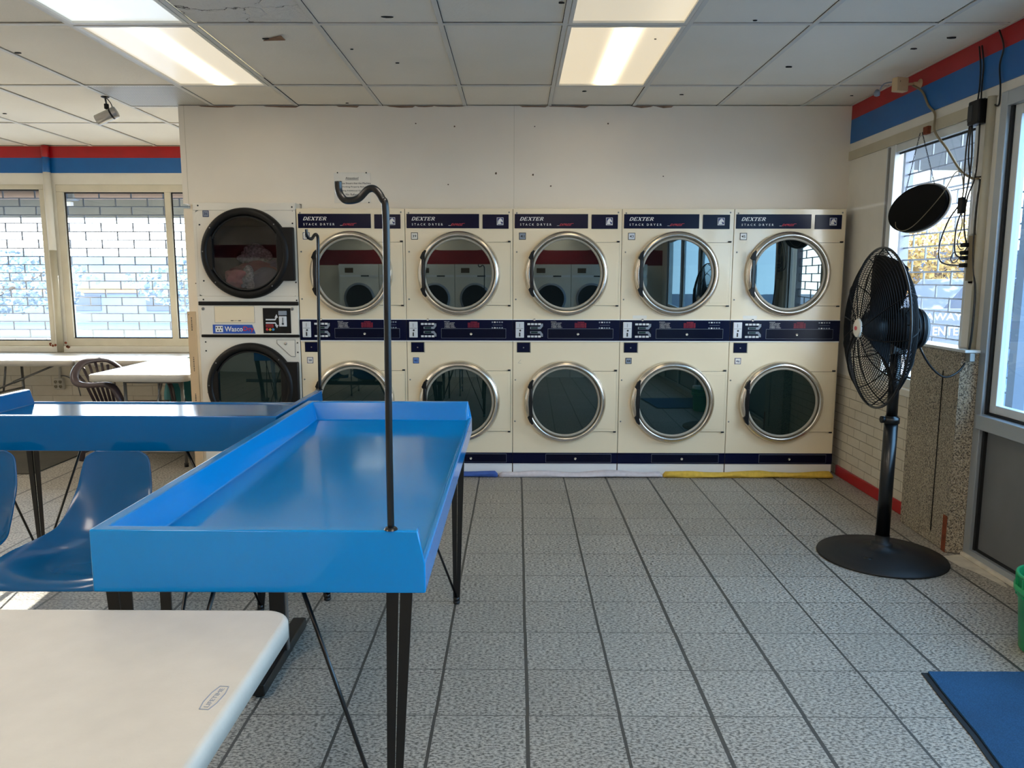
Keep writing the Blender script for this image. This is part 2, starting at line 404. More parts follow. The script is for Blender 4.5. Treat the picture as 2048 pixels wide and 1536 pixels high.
        for v in tmp.verts:
            a = (v.co.x - x0) / (x1 - x0) * w_; b = (v.co.y - y0) / (y1 - y0) * h_; c = v.co.z * depth
            if rot:
                a, b = a - w_ / 2, b - h_ / 2; a, b = a * math.cos(rot) - b * math.sin(rot) + w_ / 2, a * math.sin(rot) + b * math.cos(rot) + h_ / 2
            if plane == 'xz': v.co = (x + a, y - c, z + b)
            elif plane == 'xy': v.co = (x + a, y + b, z + c)
            elif plane == 'yz': v.co = (x - c, y - a, z + b)
        me2 = D.meshes.new('t2'); tmp.to_mesh(me2); tmp.free()
        s.add_mesh(me2, Matrix(), m)
        D.objects.remove(ob); D.meshes.remove(me); D.meshes.remove(me2); D.curves.remove(cu)

WL = {}
def link(name, mb, parent=None, origin=None, mod=None):
    me = D.meshes.new(name); bm = mb.bm
    bmesh.ops.recalc_face_normals(bm, faces=bm.faces)
    vs = [v.co for v in bm.verts]
    lo = Vector((min(v.x for v in vs), min(v.y for v in vs), min(v.z for v in vs))); hi = Vector((max(v.x for v in vs), max(v.y for v in vs), max(v.z for v in vs)))
    o_ = Vector(origin) if origin is not None else Vector(((lo.x + hi.x) / 2, (lo.y + hi.y) / 2, lo.z))
    bmesh.ops.translate(bm, verts=bm.verts, vec=-o_)
    bm.to_mesh(me); bm.free()
    for m in mb.mats: me.materials.append(M[m] if isinstance(m, str) else m)
    o = D.objects.new(name, me); C.objects.link(o)
    if parent is not None: o.parent = parent; o.location = o_ - WL[parent.name]
    else: o.location = o_
    WL[o.name] = o_
    return o
def tag(o, label, cat, group=None):
    o['label'] = label; o['category'] = cat
    if group: o['group'] = group
    return o
def thing(name, loc, label, cat, group=None):
    o = D.objects.new(name, None); C.objects.link(o); o.location = loc; o.empty_display_size = .1; WL[o.name] = Vector(loc)
    return tag(o, label, cat, group)
def one(name, mb, label, cat, group=None): return tag(link(name, mb), label, cat, group)
def struct(name, mb, label=None, parent=None):
    o = link(name, mb, parent)
    if parent is None: o['kind'] = 'structure'; o['label'] = label or name.replace('_', ' ')
    return o
def smooth_path(pts, n=6):
    P = [Vector(p) for p in pts]; out = []
    for i in range(len(P) - 1):
        a, b, c, d = P[max(i - 1, 0)], P[i], P[i + 1], P[min(i + 2, len(P) - 1)]
        for k in range(n):
            t = k / n
            out.append(.5 * ((2 * b) + (-a + c) * t + (2 * a - 5 * b + 4 * c - d) * t * t + (-a + 3 * b - 3 * c + d) * t ** 3))
    out.append(P[-1]); return out
def copy_tree(o, parent=None):
    c = o.copy(); C.objects.link(c)
    if parent is not None: c.parent = parent
    WL[c.name] = WL.get(o.name, Vector((0, 0, 0)))
    for ch in list(o.children): copy_tree(ch, c)
    return c

#==BODY==
# ================================================================== ROOM
XR, XL, YF, YR, YB, ZC = 2.42, -7.0, 7.49, -2.4, 5.745, 2.694
b = MB(); b.box(XL - .2, XR + .25, YR - .2, YF + .2, -.12, 0, 'floor'); struct('floor', b, 'stone-faced square floor tiles')

# ceiling: tiles lying in a grid below a dark plenum
CX = [-.9835 + .6096 * i for i in range(-10, 6)] + [XR]; CY = [5.18 + 1.2192 * i for i in range(-7, 2)]
CY = [YR] + CY[0:] + [YF]
CX = [XL] + [x for x in CX if x > XL + .05]
lamps = {(3, 4): None}
def cell(x, y):
    xs = [c for c in CX if c <= x + 1e-6]; ys = [c for c in CY if c <= y + 1e-6]; return xs[-1], ys[-1]
FILL = [(.2357, .3033), (.2357, -2.1351), (-2.2027, .3033), (-2.2027, -2.1351), (-4.641, 3.9608), (-4.641, .3033)]  # unseen glowing panels, added only to brighten the room
FIX = [(.2357, 3.9608), (.2357, 2.7416), (-2.2027, 3.9608), (-2.2027, 2.7416)]
b = MB(); b.box(XL, XR + .1, YR, YF + .1, 2.78, 2.84, 'plenum')
b.box(XL - .12, XR + .12, YF + .01, YF + .13, ZC, 2.84, 'plenum'); b.box(XR + .005, XR + .12, YR, YF, ZC, 2.84, 'plenum'); b.box(XL - .12, XL - .005, YR, YF, ZC, 2.84, 'plenum'); b.box(XL - .12, XR + .12, YR - .12, YR, ZC, 2.84, 'plenum')
for i in range(len(CX) - 1):
    for j in range(len(CY) - 1):
        x0, x1, y0, y1 = CX[i], CX[i + 1], CY[j], CY[j + 1]
        if any(abs(x0 - fx) < .05 and abs(y0 - fy) < .05 for fx, fy in FIX + FILL): continue
        m = 'cracked' if abs(x0 + 1.593) < .05 and abs(y0 - 2.7416) < .05 else 'tile'
        dz = random.uniform(0, .003); g = .0145
        if abs(x0 + 2.812) < .05 and abs(y0 - 5.18) < .05:
            b.box(x0 + g, x1 - g, y0 + g, 5.79 - g, ZC + .004, ZC + .02, 'perforated'); y0 = 5.79
        b.box(x0 + g, x1 - g, y0 + g, y1 - g, ZC + .006 + dz, ZC + .025, m)
SPOT = [(-0.62, 3.86, .030), (-.69, 4.65, .014), (-1.21, 5.68, .012), (.2, 3.67, .016), (.45, 5.33, .018), (1.12, 5.42, .016), (1.6, 4.73, .028), (2.25, 4.18, .03), (-2.77, 4.45, .02), (-1.3, 4.20, .035), (-3.7, 5.33, .014), (-3.9, 6.04, .02), (1.15, 3.91, .012), (2.28, 5.45, .012), (2.15, 4.37, .028), (-.9, 4.38, .01), (.72, 4.20, .01)]
for x, y, r in SPOT:
    n = random.randint(5, 7); a0 = random.random() * 6; e = random.uniform(.3, .6)
    P_ = [(x + math.cos(a0 + 2 * PI * k / n) * r * random.uniform(.6, 1.1), y + math.sin(a0 + 2 * PI * k / n) * r * e * random.uniform(.6, 1.1), ZC + .0015) for k in range(n)]
    b.prism(P_, (0, 0, .004), 'plenum')
# torn edges and a rust coloured tear
b.prism([(-1.33, 4.22, ZC), (-1.20, 4.17, ZC - .012), (-1.21, 4.13, ZC - .004), (-1.26, 4.17, ZC)], (0, 0, .004), 'torn')
struct('ceiling', b, 'white lay-in ceiling tiles')
b = MB()
for x in CX[1:-1]: b.box(x - .012, x + .012, YR, (YF if x < -2.5 else YB) if True else 0, ZC, ZC + .005, 'tbar')
for y in CY[1:-1]: b.box(XL, XR, y - .012, y + .012, ZC + .0005, ZC + .0055, 'tbar')
b.box(-2.8, -2.21, 5.778, 5.802, ZC, ZC + .005, 'tbar')
b.box(XR - .022, XR, YR, YB, ZC, ZC + .004, 'tbar'); b.box(XL, -2.45, YF - .012, YF, ZC, ZC + .004, 'beige')
struct('trim_1', b, 'ceiling grid bars')

# light fittings in the grid, plus added fill panels out of view
M['lamp_a'] = light_mat('lit_diffuser_warm', 0, 0, .125, 2.0, .56, .045, 'ffe8be')
M['lamp_b'] = light_mat('dim_diffuser_warm', 0, 0, .10, .04, .75, .14, 'ffebc4')
M['lamp_c'] = light_mat('lit_diffuser_left', 0, 0, .12, 1.9, -1.89, .045, 'fff0d4')
M['lamp_d'] = light_mat('dim_diffuser_cool', 0, 0, .13, .05, -2.05, .12, 'eef6f6')
LAB = ['warm ceiling light panel with a bright tube, right of the two nearest the dryers',
       'dim yellowish ceiling light panel at the top edge, above the blue tray table',
       'ceiling light panel with a slanting bright tube, at upper left beside the dome-less camera',
       'dim bluish-white ceiling light panel at the top left corner']
LAB[2] = 'left ceiling light panel with a bright tube, near the hanging silver camera'
for k in range(6): M['lamp_' + 'efghij'[k]] = M.get('lamp_e') or light_mat('fill_diffuser', 0, 0, 2.4, 0, 0, 1, 'fff0de')
for k, (fx, fy) in enumerate(FIX + FILL):
    t = thing('ceiling_light', (fx + .305, fy + .61, ZC), LAB[k] if k < 4 else 'unseen fill light panel added in the ceiling behind or beside the camera', 'ceiling light', 'light panels in the ceiling grid')
    x0, x1, y0, y1 = fx + .0145, fx + .595, fy + .0145, fy + 1.2045
    b = MB()
    for a in ((x0, x0 + .02, y0, y1), (x1 - .02, x1, y0, y1), (x0 + .02, x1 - .02, y0, y0 + .02), (x0 + .02, x1 - .02, y1 - .02, y1)):
        b.box(*a, ZC - .002, ZC + .012, 'white')
    b.box(x0, x1, y0, y1, ZC + .05, ZC + .075, 'white')
    link('frame', b, t)
    b = MB(); b.box(x0 + .018, x1 - .018, y0 + .018, y1 - .018, ZC + .008, ZC + .014, 'lamp_' + 'abcdefghij'[k]); link('diffuser', b, t)

# back wall above and beside the dryers
b = MB()
b.box(-1.58, XR, YB, YB + .12, 1.965, ZC, 'wall'); b.box(-2.45, -1.58, YB, YB + .12, 2.0, ZC, 'wall'); b.box(-2.45, -2.345, YB - .0, YB + .12, 0, 1.965, 'wall')
b.box(-2.45, -2.39, YB + .12, YF, 0, ZC, 'wall'); b.box(2.385, XR, YB, YB + .12, 0, 1.965, 'wall')
for x, z, r in [(-.45, 2.55, .008), (-.73, 2.57, .006), (.13, 2.55, .006), (.66, 2.57, .008), (-.15, 2.22, .012), (.12, 2.21, .01), (-.5, 2.14, .006), (.25, 2.13, .008), (1.07, 2.2, .006), (-2.36, 2.0, .006), (-2.38, 1.81, .006), (-2.39, 1.42, .006)]:
    b.prism([(x + r * math.cos(a) * random.uniform(.6, 1.2), YB - .001, z + r * math.sin(a) * .8) for a in (0, 1.2, 2.4, 3.6, 5)], (0, .002, 0), 'seam')
# ragged brown paper along the ceiling line, screwed panel joints
P_ = []; x = -2.3
while x < 1.0:
    if random.random() < .65:
        l_ = random.uniform(.12, .3); b.prism([(x, YB - .0015, ZC - .002), (x + l_, YB - .0015, ZC - .002), (x + l_ * .9, YB - .0015, ZC - random.uniform(.006, .016)), (x + l_ * .5, YB - .0015, ZC - random.uniform(.008, .016)), (x + .02, YB - .0015, ZC - random.uniform(.004, .01))], (0, .002, 0), 'torn'); x += l_
    else: x += random.uniform(.1, .3)
for x in (-.02, -2.41): b.box(x, x + .002, YB - .0008, YB, 1.97, ZC, 'beige')
struct('wall_back', b, 'white wall above the dryers')

# far wall with two windows
M['frame_far'] = mat('cream_window_frame', 'd3ccb8', .45, var=.06)
b = MB(); T = .13
b.box(XL, -2.45, YF, YF + T, 0, .844 - .05, 'brick_f'); b.box(XL, -2.45, YF, YF + T, 2.342, ZC, 'white'); b.box(-4.53, -4.413, YF, YF + T, .794, 2.342, 'white')
b.box(XL, -2.45, YF - .035, YF, .735, .794, 'white', .004)
struct('wall_far', b, 'far painted brick wall below the windows')
b = MB(); b.box(XL, -2.45, YF - .006, YF, 2.588, ZC, 'red'); b.box(XL, -2.45, YF - .006, YF, 2.449, 2.588, 'blue'); struct('trim_2', b, 'red and blue painted band on the far wall')
b = MB()
for z0, z1, m in ((.735, 1.72, 'beige'), (1.72, 2.449, 'white'), (2.449, 2.588, 'blue'), (2.588, ZC, 'red')): b.cyl((-4.46, YF - .04, z0), (-4.46, YF - .04, z1), .03 if z0 < 1 else .033, m, 20)
for px_ in (-4.53, -4.40):
    for k in range(5):
        x = px_ + random.uniform(-.03, .03); z = .80 + random.uniform(-.02, .03); r = random.uniform(.006, .014)
        b.prism([(x + r * math.cos(a) * random.uniform(.6, 1.2), YF - .0365, z + r * math.sin(a)) for a in (0, 1.2, 2.4, 3.6, 5)], (0, .002, 0), 'rust')
struct('trim_3', b, 'round pipe between the far windows, painted through the band')
def window(name, axis, c, a0, a1, z0, z1, mull, fw=.045, fm='frame_far', d=.05, gm='glass', label=''):
    """glazed opening from a0 to a1 along the wall; axis 'x' = wall lies along x at y = c"""
    w_ = D.objects.new(name, None); C.objects.link(w_); o = (a0, c, z0) if axis == 'x' else (c, a0, z0); w_.location = o; WL[w_.name] = Vector(o); w_['kind'] = 'structure'; w_['label'] = label
    def bx(b, p0, p1, q0, q1, e0, e1, m):
        if axis == 'x': b.box(p0, p1, c + e0, c + e1, q0, q1, m, .003, 1)
        else: b.box(c + e0, c + e1, p0, p1, q0, q1, m, .003, 1)
    b = MB()
    bx(b, a0, a1, z1 - fw, z1, 0, d, fm); bx(b, a0, a1, z0, z0 + fw + .005, 0, d, fm)
    bx(b, a0, a0 + fw, z0 + fw, z1 - fw, 0, d, fm); bx(b, a1 - fw, a1, z0 + fw, z1 - fw, 0, d, fm)
    for m_ in mull: bx(b, m_ - .029, m_ + .029, z0 + fw, z1 - fw, 0, d, fm)
    link('window_frame', b, w_)
    ed = [a0 + fw] + [m_ + s_ for m_ in mull for s_ in (-.029, .029)] + [a1 - fw]
    for k in range(0, len(ed), 2):
        b = MB(); p0, p1 = ed[k], ed[k + 1]; q0, q1 = z0 + fw + .004, z1 - fw
        for r in ((p0, p0 + .012, q0, q1), (p1 - .012, p1, q0, q1), (p0, p1, q0, q0 + .012), (p0, p1, q1 - .012, q1)): bx(b, *r, .02, .03, 'rubber')
        link('glazing_bead', b, w_)
        b = MB()
        if axis == 'x': b.quad([(p0, c + .025, q0), (p1, c + .025, q0), (p1, c + .025, q1), (p0, c + .025, q1)], gm)
        else: b.quad([(c + .025, p0, q0), (c + .025, p1, q0), (c + .025, p1, q1), (c + .025, p0, q1)], gm)
        link('pane', b, w_)
    return w_
window('window_1', 'x', YF, XL, -4.53, .794, 2.342, [-5.7], label='window at the far left')
window('window_2', 'x', YF, -4.413, -2.45, .794, 2.342, [-3.345], .07, label='far window right of the painted pipe')

# right wall: bands, bay with window, brick below, post, storefront
b = MB(); T = .12
b.box(XR, XR + T, 4.14, YB, 0, .76, 'brick_r'); b.box(XR, XR + T, YR, YB, 2.372, ZC, 'white'); b.box(XR - .012, XR + T, 4.0, YB, 2.31, 2.372, 'beige')
b.box(XR, XR + T, YR, -1.6, 0, 2.372, 'white'); b.box(XR, XR + .06, 5.16, YB, .76, 2.31, 'white'); b.box(XR - .02, XR + T, 3.955, 4.15, .0, 2.372, 'white', .012)
b.box(XR - .03, XR + T, 4.0, 5.2, .745, .79, 'white', .005)
b.box(XR, XR + T, 4.15, 5.16, .76, .794, 'white')
b.cyl((XR - .03, 4.02, 1.09), (XR - .03, 4.02, 2.372), .022, 'beige', 14)
struct('wall_right', b, 'right wall around the window')
b = MB()
b.box(XR - .006, XR, YR, YB, 2.595, ZC, 'red'); b.box(XR - .006, XR, YR, YB, 2.43, 2.595, 'blue'); struct('trim_4', b, 'red and blue painted band on the right wall')
b = MB(); b.box(XR - .016, XR, 4.51, 5.64, 0, .078, 'red', .004); struct('baseboard_right', b, 'red painted skirting on the right')
window('window_3', 'y', XR, 4.15, 5.16, .794, 2.31, [], .05, 'alu_white', .06, label='window in the right wall')
b = MB(); b.box(XR - .01, XR + .05, 5.05, 5.16, .794, 2.31, 'alu_white', .004); b.box(XR - .018, XR - .004, 5.105, 5.125, 1.6, 2.3, 'steel'); struct('trim_5', b, 'pale jamb left of the right window')

# terrazzo-faced pier under the window end
b = MB()
b.prism([(2.335, 4.51, .005), (2.318, 3.985, .005), (2.42, 3.945, .005), (2.44, 4.51, .005)], (0, 0, 1.08), 'terrazzo')
b.prism([(2.3315, 4.15, .07), (2.3185, 4.148, .07), (2.319, 4.145, .07), (2.332, 4.146, .07)], (0, 0, .9), 'rubber')
b.prism([(2.315, 3.99, .0), (2.318, 4.03, .0), (2.325, 4.03, .0), (2.328, 3.985, .0)], (0, 0, .2), 'rust')
b.box(2.31, 2.45, 3.94, 4.55, 1.085, 1.1, 'alu_white', .003)
b.box(2.33, 2.36, 3.93, 3.975, 1.04, 1.085, 'steel', .004)
struct('trim_6', b, 'terrazzo-faced pier below the window')

# storefront: pale aluminium frames, grey kick panels
def bay(name, y0, y1, label, first=False):
    w_ = D.objects.new(name, None); C.objects.link(w_); w_.location = (XR, y0, 0); WL[w_.name] = Vector((XR, y0, 0)); w_['kind'] = 'structure'; w_['label'] = label
    s = .055
    b = MB()
    b.box(XR - .03, XR + .05, y1 - s, y1, 0, 2.372, 'alu', .003); b.box(XR - .03, XR + .05, y0, y0 + s, 0, 2.372, 'alu', .003)
    b.box(XR - .03, XR + .05, y0 + s, y1 - s, 2.3, 2.372, 'alu', .003); b.box(XR - .03, XR + .05, y0 + s, y1 - s, 0, .05, 'alu', .003)
    b.box(XR - .055, XR + .05, y0 + s, y1 - s, .70, .775, 'alu', .004)
    link('door_frame', b, w_)
    b = MB()
    for a, z0, z1 in ((y1 - s - .018, .05, .70), (y1 - s - .018, .775, 2.3), (y0 + s, .05, .7), (y0 + s, .775, 2.3)): b.box(XR - .012, XR + .03, a, a + .018, z0, z1, 'rubber')
    b.box(XR - .008, XR + .03, y0 + s, y1 - s, .775, .787, 'rubber'); b.box(XR - .008, XR + .03, y0 + s, y1 - s, .05, .06, 'rubber')
    link('gasket', b, w_)
    b = MB(); i0, i1 = y0 + s + .018, y1 - s - .018
    for r in ((i1 - .05, i1, .787, 2.3), (i0, i0 + .05, .787, 2.3), (i0 + .05, i1 - .05, .787, .83), (i0 + .05, i1 - .05, 2.25, 2.3)): b.box(XR + .0, XR + .04, *r, 'alu_white', .003)
    link('inner_sash', b, w_)
    b = MB(); b.box(XR + .005, XR + .02, i0, i1, .06, .70, 'door_panel'); link('kick_panel', b, w_)
    b = MB(); b.quad([(XR + .022, i0 + .05, .83), (XR + .022, i1 - .05, .83), (XR + .022, i1 - .05, 2.25), (XR + .022, i0 + .05, 2.25)], 'glass_door'); link('pane', b, w_)
    return w_
bay('door_1', 2.8, 3.95, 'grey framed glass door beside the pier')
bay('window_4', 1.4, 2.8, 'storefront bay out of view'); bay('window_5', 0.0, 1.4, 'storefront bay out of view'); bay('window_6', -1.6, 0, 'storefront bay out of view')
b = MB(); b.box(XR - .045, XR + .1, 2.8, 3.95, 0, .022, 'stain', .006)
for pts in ([(2.27, 3.93), (2.39, 3.95), (2.385, 3.6), (2.35, 3.5), (2.31, 3.72), (2.28, 3.78)],): b.prism([(x, y, .0008) for x, y in pts], (0, 0, .001), 'stain')
struct('trim_7', b, 'worn threshold by the door')

# side and rear walls (the rear shows in the dryer doors)
b = MB(); b.box(XL - .12, XL, YR, YF, 0, ZC, 'wall'); struct('wall_left', b)
b = MB(); b.box(XL, XR, YR - .12, YR, 0, ZC, 'wall'); b.box(XL, XR, YR - .004, YR + .004, 1.75, 2.14, 'rear_red')
for k in range(5):
    x0 = -3.05 + k * 1.0
    b.box(x0, x0 + .99, YR, YR + .7, 0, 1.76, 'enamel2'); b.box(x0 + .02, x0 + .97, YR + .7, YR + .705, 1.45, 1.50, 'lettering'); b.box(x0 + .55, x0 + .75, YR + .705, YR + .708, 1.458, 1.49, 'rubber')
    b.box(x0 + .15, x0 + .36, YR + .7, YR + .708, 1.55, 1.67, 'seam')
    b.lathe([(.38, 0), (.38, .03), (.33, .04)], (x0 + .495, YR + .7, .93), 'y', 'plate_grey', 40); b.lathe([(.33, .02), (0, .02)], (x0 + .495, YR + .7, .93), 'y', 'rubber', 40)
struct('wall_rear', b)
# ================================================================== DRYERS
YD = 5.6
BX = [-1.5817, -.8018, -.0256, .7571, 1.5587, 2.3585]; UW = .788
NUM = [('37', '38'), ('39', '40'), ('41', ''), ('43', '44'), ('45', '46')]
NMAT = [('paper', 'lettering_navy', 'paper', 'lettering_navy'), ('paper', 'lettering_black', 'plate_blue', 'lettering_navy'), ('plate_grey', 'lettering_black', None, None), ('plate_light', 'lettering_black', 'plate_grey', 'lettering_black'), ('paper', 'lettering_black', 'paper', 'lettering_navy')]
DL = ['cream stacked dryer numbered 37 and 38, beside the black-doored dryer', 'cream stacked dryer numbered 39 and 40, second of the cream row', 'cream stacked dryer numbered 41 above, middle of the cream row', 'cream stacked dryer numbered 43 and 44, fourth of the cream row', 'cream stacked dryer numbered 45 and 46, beside the pedestal fan']

def arc(cx, cz, r, a0, a1, n, y): return [(cx + r * math.cos(a0 + (a1 - a0) * k / n), y, cz + r * math.sin(a0 + (a1 - a0) * k / n)) for k in range(n + 1)]

def dexter_door(t, cx, cz, z0, z1, low):
    b = MB()
    b.lathe([(.303, 0), (.3035, -.014), (.3005, -.026), (.294, -.036), (.285, -.044), (.277, -.048), (.270, -.047), (.2655, -.040), (.2635, -.014)], (cx, YD - .004, cz), 'y', 'chrome', 72)
    o = link('door', b, t)
    b = MB(); b.lathe([(.2637, -.012), (.2605, -.013), (.2585, -.030), (.2555, -.034), (.245, -.031), (.2425, -.027), (.2425, -.012)], (cx, YD - .004, cz), 'y', 'gasket', 72); link('gasket', b, o)
    b = MB(); prof = [(.243 * (1 - k / 8), -.022 - .0022 * (1 - (1 - k / 8) ** 2)) for k in range(9)]
    b.lathe(prof, (cx, YD - .004, cz), 'y', 'dryer_glass_low' if low else 'dryer_glass', 64); link('door_glass', b, o)
    b = MB(); y = YD - .058
    p = [(-.243, .168), (-.262, .150), (-.279, .112), (-.268, .098), (-.268, -.098), (-.279, -.112), (-.262, -.150), (-.243, -.168)]
    b.prism([(cx + x, y, cz + z) for x, z in p], (0, .03, 0), 'black_matt'); b.box(cx - .268, cx - .247, y - .003, y + .02, cz - .1, cz + .1, 'black', .003)
    link('handle', b, o)
    b = MB(); b.box(cx + .02, .7715, YD - .0025, YD + .002, z0 - .0022, z1 + .0022, 'seam'); b.box(cx + .02, .770, YD - .008, YD - .002, z0, z1, 'enamel', .002); b.box(cx + .24, .757, YD - .0095, YD - .007, z0 + .018, z1 - .018, 'enamel', .001)
    for z in (z0 - .008, z1 + .002): b.box(.752, .772, YD - .012, YD, z, z + .01, 'rubber')
    for z in (z0 + .05, z1 - .04, z1 - .012): b.lathe([(.003, 0), (.002, -.0015), (0, -.002)], (.765, YD - .006, z), 'y', 'steel', 8)
    link('hinge_plate', b, o)

def horse(b, x, z, y, s):
    b.box(x, x + s, y, y + .002, z, z + s * 1.1, 'lettering'); b.box(x + .06 * s, x + .94 * s, y - .0006, y, z + .2 * s, z + 1.04 * s, 'lettering_navy')
    p = [(.14, .2), (.16, .55), (.3, .82), (.5, .95), (.64, .97), (.68, .9), (.8, .78), (.9, .5), (.84, .4), (.76, .42), (.66, .56), (.58, .52), (.6, .38), (.68, .2)]
    b.prism([(x + u * s, y - .001, z + v * s) for u, v in p], (0, .0006, 0), 'lettering')
    b.box(x + .1 * s, x + .9 * s, y - .0008, y, z + .06 * s, z + .13 * s, 'lettering_navy')

GL = {'D': [(.12, .04, .12, .96, .2), (0, .05, .5, .05, .1), (0, .95, .5, .95, .1), (.5, .05, .78, .25, .16), (.78, .25, .78, .75, .2), (.78, .75, .5, .95, .16)],
      'E': [(.14, .04, .14, .96, .2), (0, .05, .82, .05, .1), (0, .95, .82, .95, .1), (.14, .5, .6, .5, .1), (.8, .05, .8, .3, .09), (.8, .95, .8, .72, .09), (.58, .38, .58, .62, .07)],
      'X': [(.14, .95, .8, .05, .2), (.8, .95, .14, .05, .1), (-.04, .95, .34, .95, .1), (.6, .95, .98, .95, .1), (-.04, .05, .34, .05, .1), (.6, .05, .98, .05, .1)],
      'T': [(.45, .04, .45, .96, .2), (0, .95, .9, .95, .1), (.03, .95, .03, .7, .09), (.87, .95, .87, .7, .09), (.24, .05, .66, .05, .1)],
      'R': [(.14, .04, .14, .96, .2), (0, .95, .5, .95, .1), (.14, .5, .5, .5, .1), (.5, .95, .74, .82, .14), (.74, .82, .74, .62, .17), (.74, .62, .5, .5, .14), (.42, .5, .8, .05, .18), (0, .05, .34, .05, .1), (.68, .05, .98, .05, .1)]}
def slab(b, word, x, y, z, w_, h_, m, shear=.4):
    n = len(word); cw = w_ / (n - 1 + .9); k_ = (cw * .92)
    for i, ch in enumerate(word):
        for j, (x0, y0, x1, y1, t_) in enumerate(GL[ch]):
            a = Vector((x0 * k_, y0 * h_)); c = Vector((x1 * k_, y1 * h_)); d = (c - a).normalized(); q = Vector((-d.y, d.x)) * t_ * h_ * .62
            P_ = [a + q, c + q, c - q, a - q]
            b.prism([(x + i * cw + p.x + shear * p.y, y - .0003 - j * .00002, z + p.y) for p in P_], (0, .0003, 0), m)

def make_dexter():
    t = thing('stack_dryer', (0, YD, 0), '', 'dryer', 'cream stacked dryers along the wall')
    b = MB()
    b.box(.0015, UW - .0015, YD, YD + .85, .09, 1.956, 'enamel', .003); b.box(-.0005, UW + .0005, YD + .006, YD + .84, .02, 1.952, 'seam')
    b.box(.004, UW - .004, YD + .002, YD + .82, .0, .09, 'lettering')
    for x, z in ((.028, 1.925), (.76, 1.93), (.028, 1.65), (.022, 1.31), (.02, .72), (.018, .41)): b.lathe([(.006, 0), (.005, -.003), (0, -.004)], (x, YD, z), 'y', 'steel', 10)
    b.box(.075, .125, YD - .0012, YD, 1.455, 1.51, 'enamel', .001); b.box(.07, .12, YD - .0012, YD, .52, .575, 'enamel', .001)
    link('cabinet', b, t)
    b = MB(); b.box(.013, .542, YD - .004, YD, 1.817, 1.918, 'navy', .002); b.box(.567, .757, YD - .004, YD, 1.814, 1.915, 'navy', .002); pnl = link('header_panel', b, t)
    b = MB(); slab(b, 'DEXTER', .050, YD - .0042, 1.872, .168, .024, 'lettering'); link('brand_lettering', b, pnl)
    b = MB(); b.text('STACK', .052, YD - .0042, 1.836, .100, .0155, 'lettering', bold=.012, spacing=1.8); link('model_lettering', b, pnl); b = MB(); b.text('DRYER', .174, YD - .0042, 1.836, .104, .0155, 'lettering', bold=.012, spacing=1.8); link('model_lettering', b, pnl)
    b = MB(); b.text('EXPRESS', .335, YD - .0042, 1.835, .09, .016, 'lettering_red', shear=.6, bold=.01); b.box(.318, .335, YD - .005, YD - .004, 1.835, 1.837, 'lettering'); b.box(.42, .438, YD - .005, YD - .004, 1.85, 1.852, 'lettering_red'); link('red_script', b, pnl)
    b = MB(); horse(b, .671, 1.84, YD - .006, .048); link('horse_emblem', b, pnl)
    # control strip
    b = MB(); b.box(.001, UW - .001, YD - .006, YD, 1.01, 1.161, 'navy', .002); b.box(.001, UW - .001, YD - .008, YD, 1.003, 1.010, 'lettering'); b.box(.001, UW - .001, YD - .008, YD, 1.161, 1.166, 'lettering'); cp = link('control_panel', b, t)
    b = MB(); b.box(.021, .083, YD - .016, YD - .006, 1.032, 1.147, 'plate_light', .003)
    b.box(.047, .056, YD - .018, YD - .015, 1.042, 1.07, 'rubber'); b.box(.05, .053, YD - .018, YD - .015, 1.11, 1.135, 'steel'); b.box(.026, .078, YD - .0172, YD - .015, 1.098, 1.101, 'steel'); b.lathe([(.007, 0), (.005, -.003), (0, -.003)], (.055, YD - .016, 1.085), 'y', 'rubber', 10)
    link('coin_slot', b, cp)
    b = MB(); b.box(.1, .226, YD - .008, YD - .006, 1.031, 1.146, 'navy_dark'); 
    for z in (1.132, 1.042):
        for k, mm in enumerate(('plate_light', 'plate_light', 'plate_light', 'lettering')): b.box(.108 + k * .026, .129 + k * .026, YD - .0095, YD - .008, z - .008, z + .006, mm, .002)
    b.prism([(x, YD - .009, z) for x, z in ((.19, 1.112), (.2, 1.112), (.212, 1.135), (.222, 1.135), (.222, 1.116), (.205, 1.094), (.19, 1.094))], (0, .001, 0), 'plate_grey')
    b.prism([(x, YD - .009, z) for x, z in ((.19, 1.062), (.2, 1.062), (.212, 1.039), (.222, 1.039), (.222, 1.058), (.205, 1.08), (.19, 1.08))], (0, .001, 0), 'plate_grey')
    for z in (1.103, 1.071): b.box(.128, .19, YD - .0095, YD - .008, z - .008, z + .008, 'plate_grey'); b.box(.134, .184, YD - .0102, YD - .009, z - .006, z + .006, 'display')
    link('keypad', b, cp)
    b = MB(); b.text('INSTRUCTIONS', .28, YD - .0062, 1.146, .04, .0045, 'lettering')
    for k in range(5): b.text(['1 LOAD CLOTHES', '2 CLOSE THE DOOR', '3 SELECT HEAT', '4 INSERT COINS', '5 PRESS START'][k], .283, YD - .0062, 1.137 - k * .0085, random.uniform(.065, .095), .005, 'lettering')
    link('instructions', b, cp)
    b = MB(); b.text('WARNING', .475, YD - .0062, 1.143, .05, .006, 'lettering_red')
    for k in range(5): b.text('NEVER LEAVE FLAMMABLES HERE', .455, YD - .0062, 1.135 - k * .0075, .085, .005, 'lettering_red')
    link('warning_text', b, cp)
    b = MB()
    for z in (1.144, 1.103):
        for k in range(5): b.box(.632 + k * .018, .643 + k * .018, YD - .007, YD - .006, z - .004, z + .005, 'lettering' if k == 1 else 'plate_grey')
    b.box(.64, .712, YD - .007, YD - .006, 1.123, 1.1245, 'plate_grey'); link('indicator_icons', b, cp)
    def lock(bb, x, z, y): bb.lathe([(.0095, 0), (.0095, -.004), (.006, -.006), (.006, -.004), (0, -.004)], (x, y, z), 'y', 'chrome', 16)
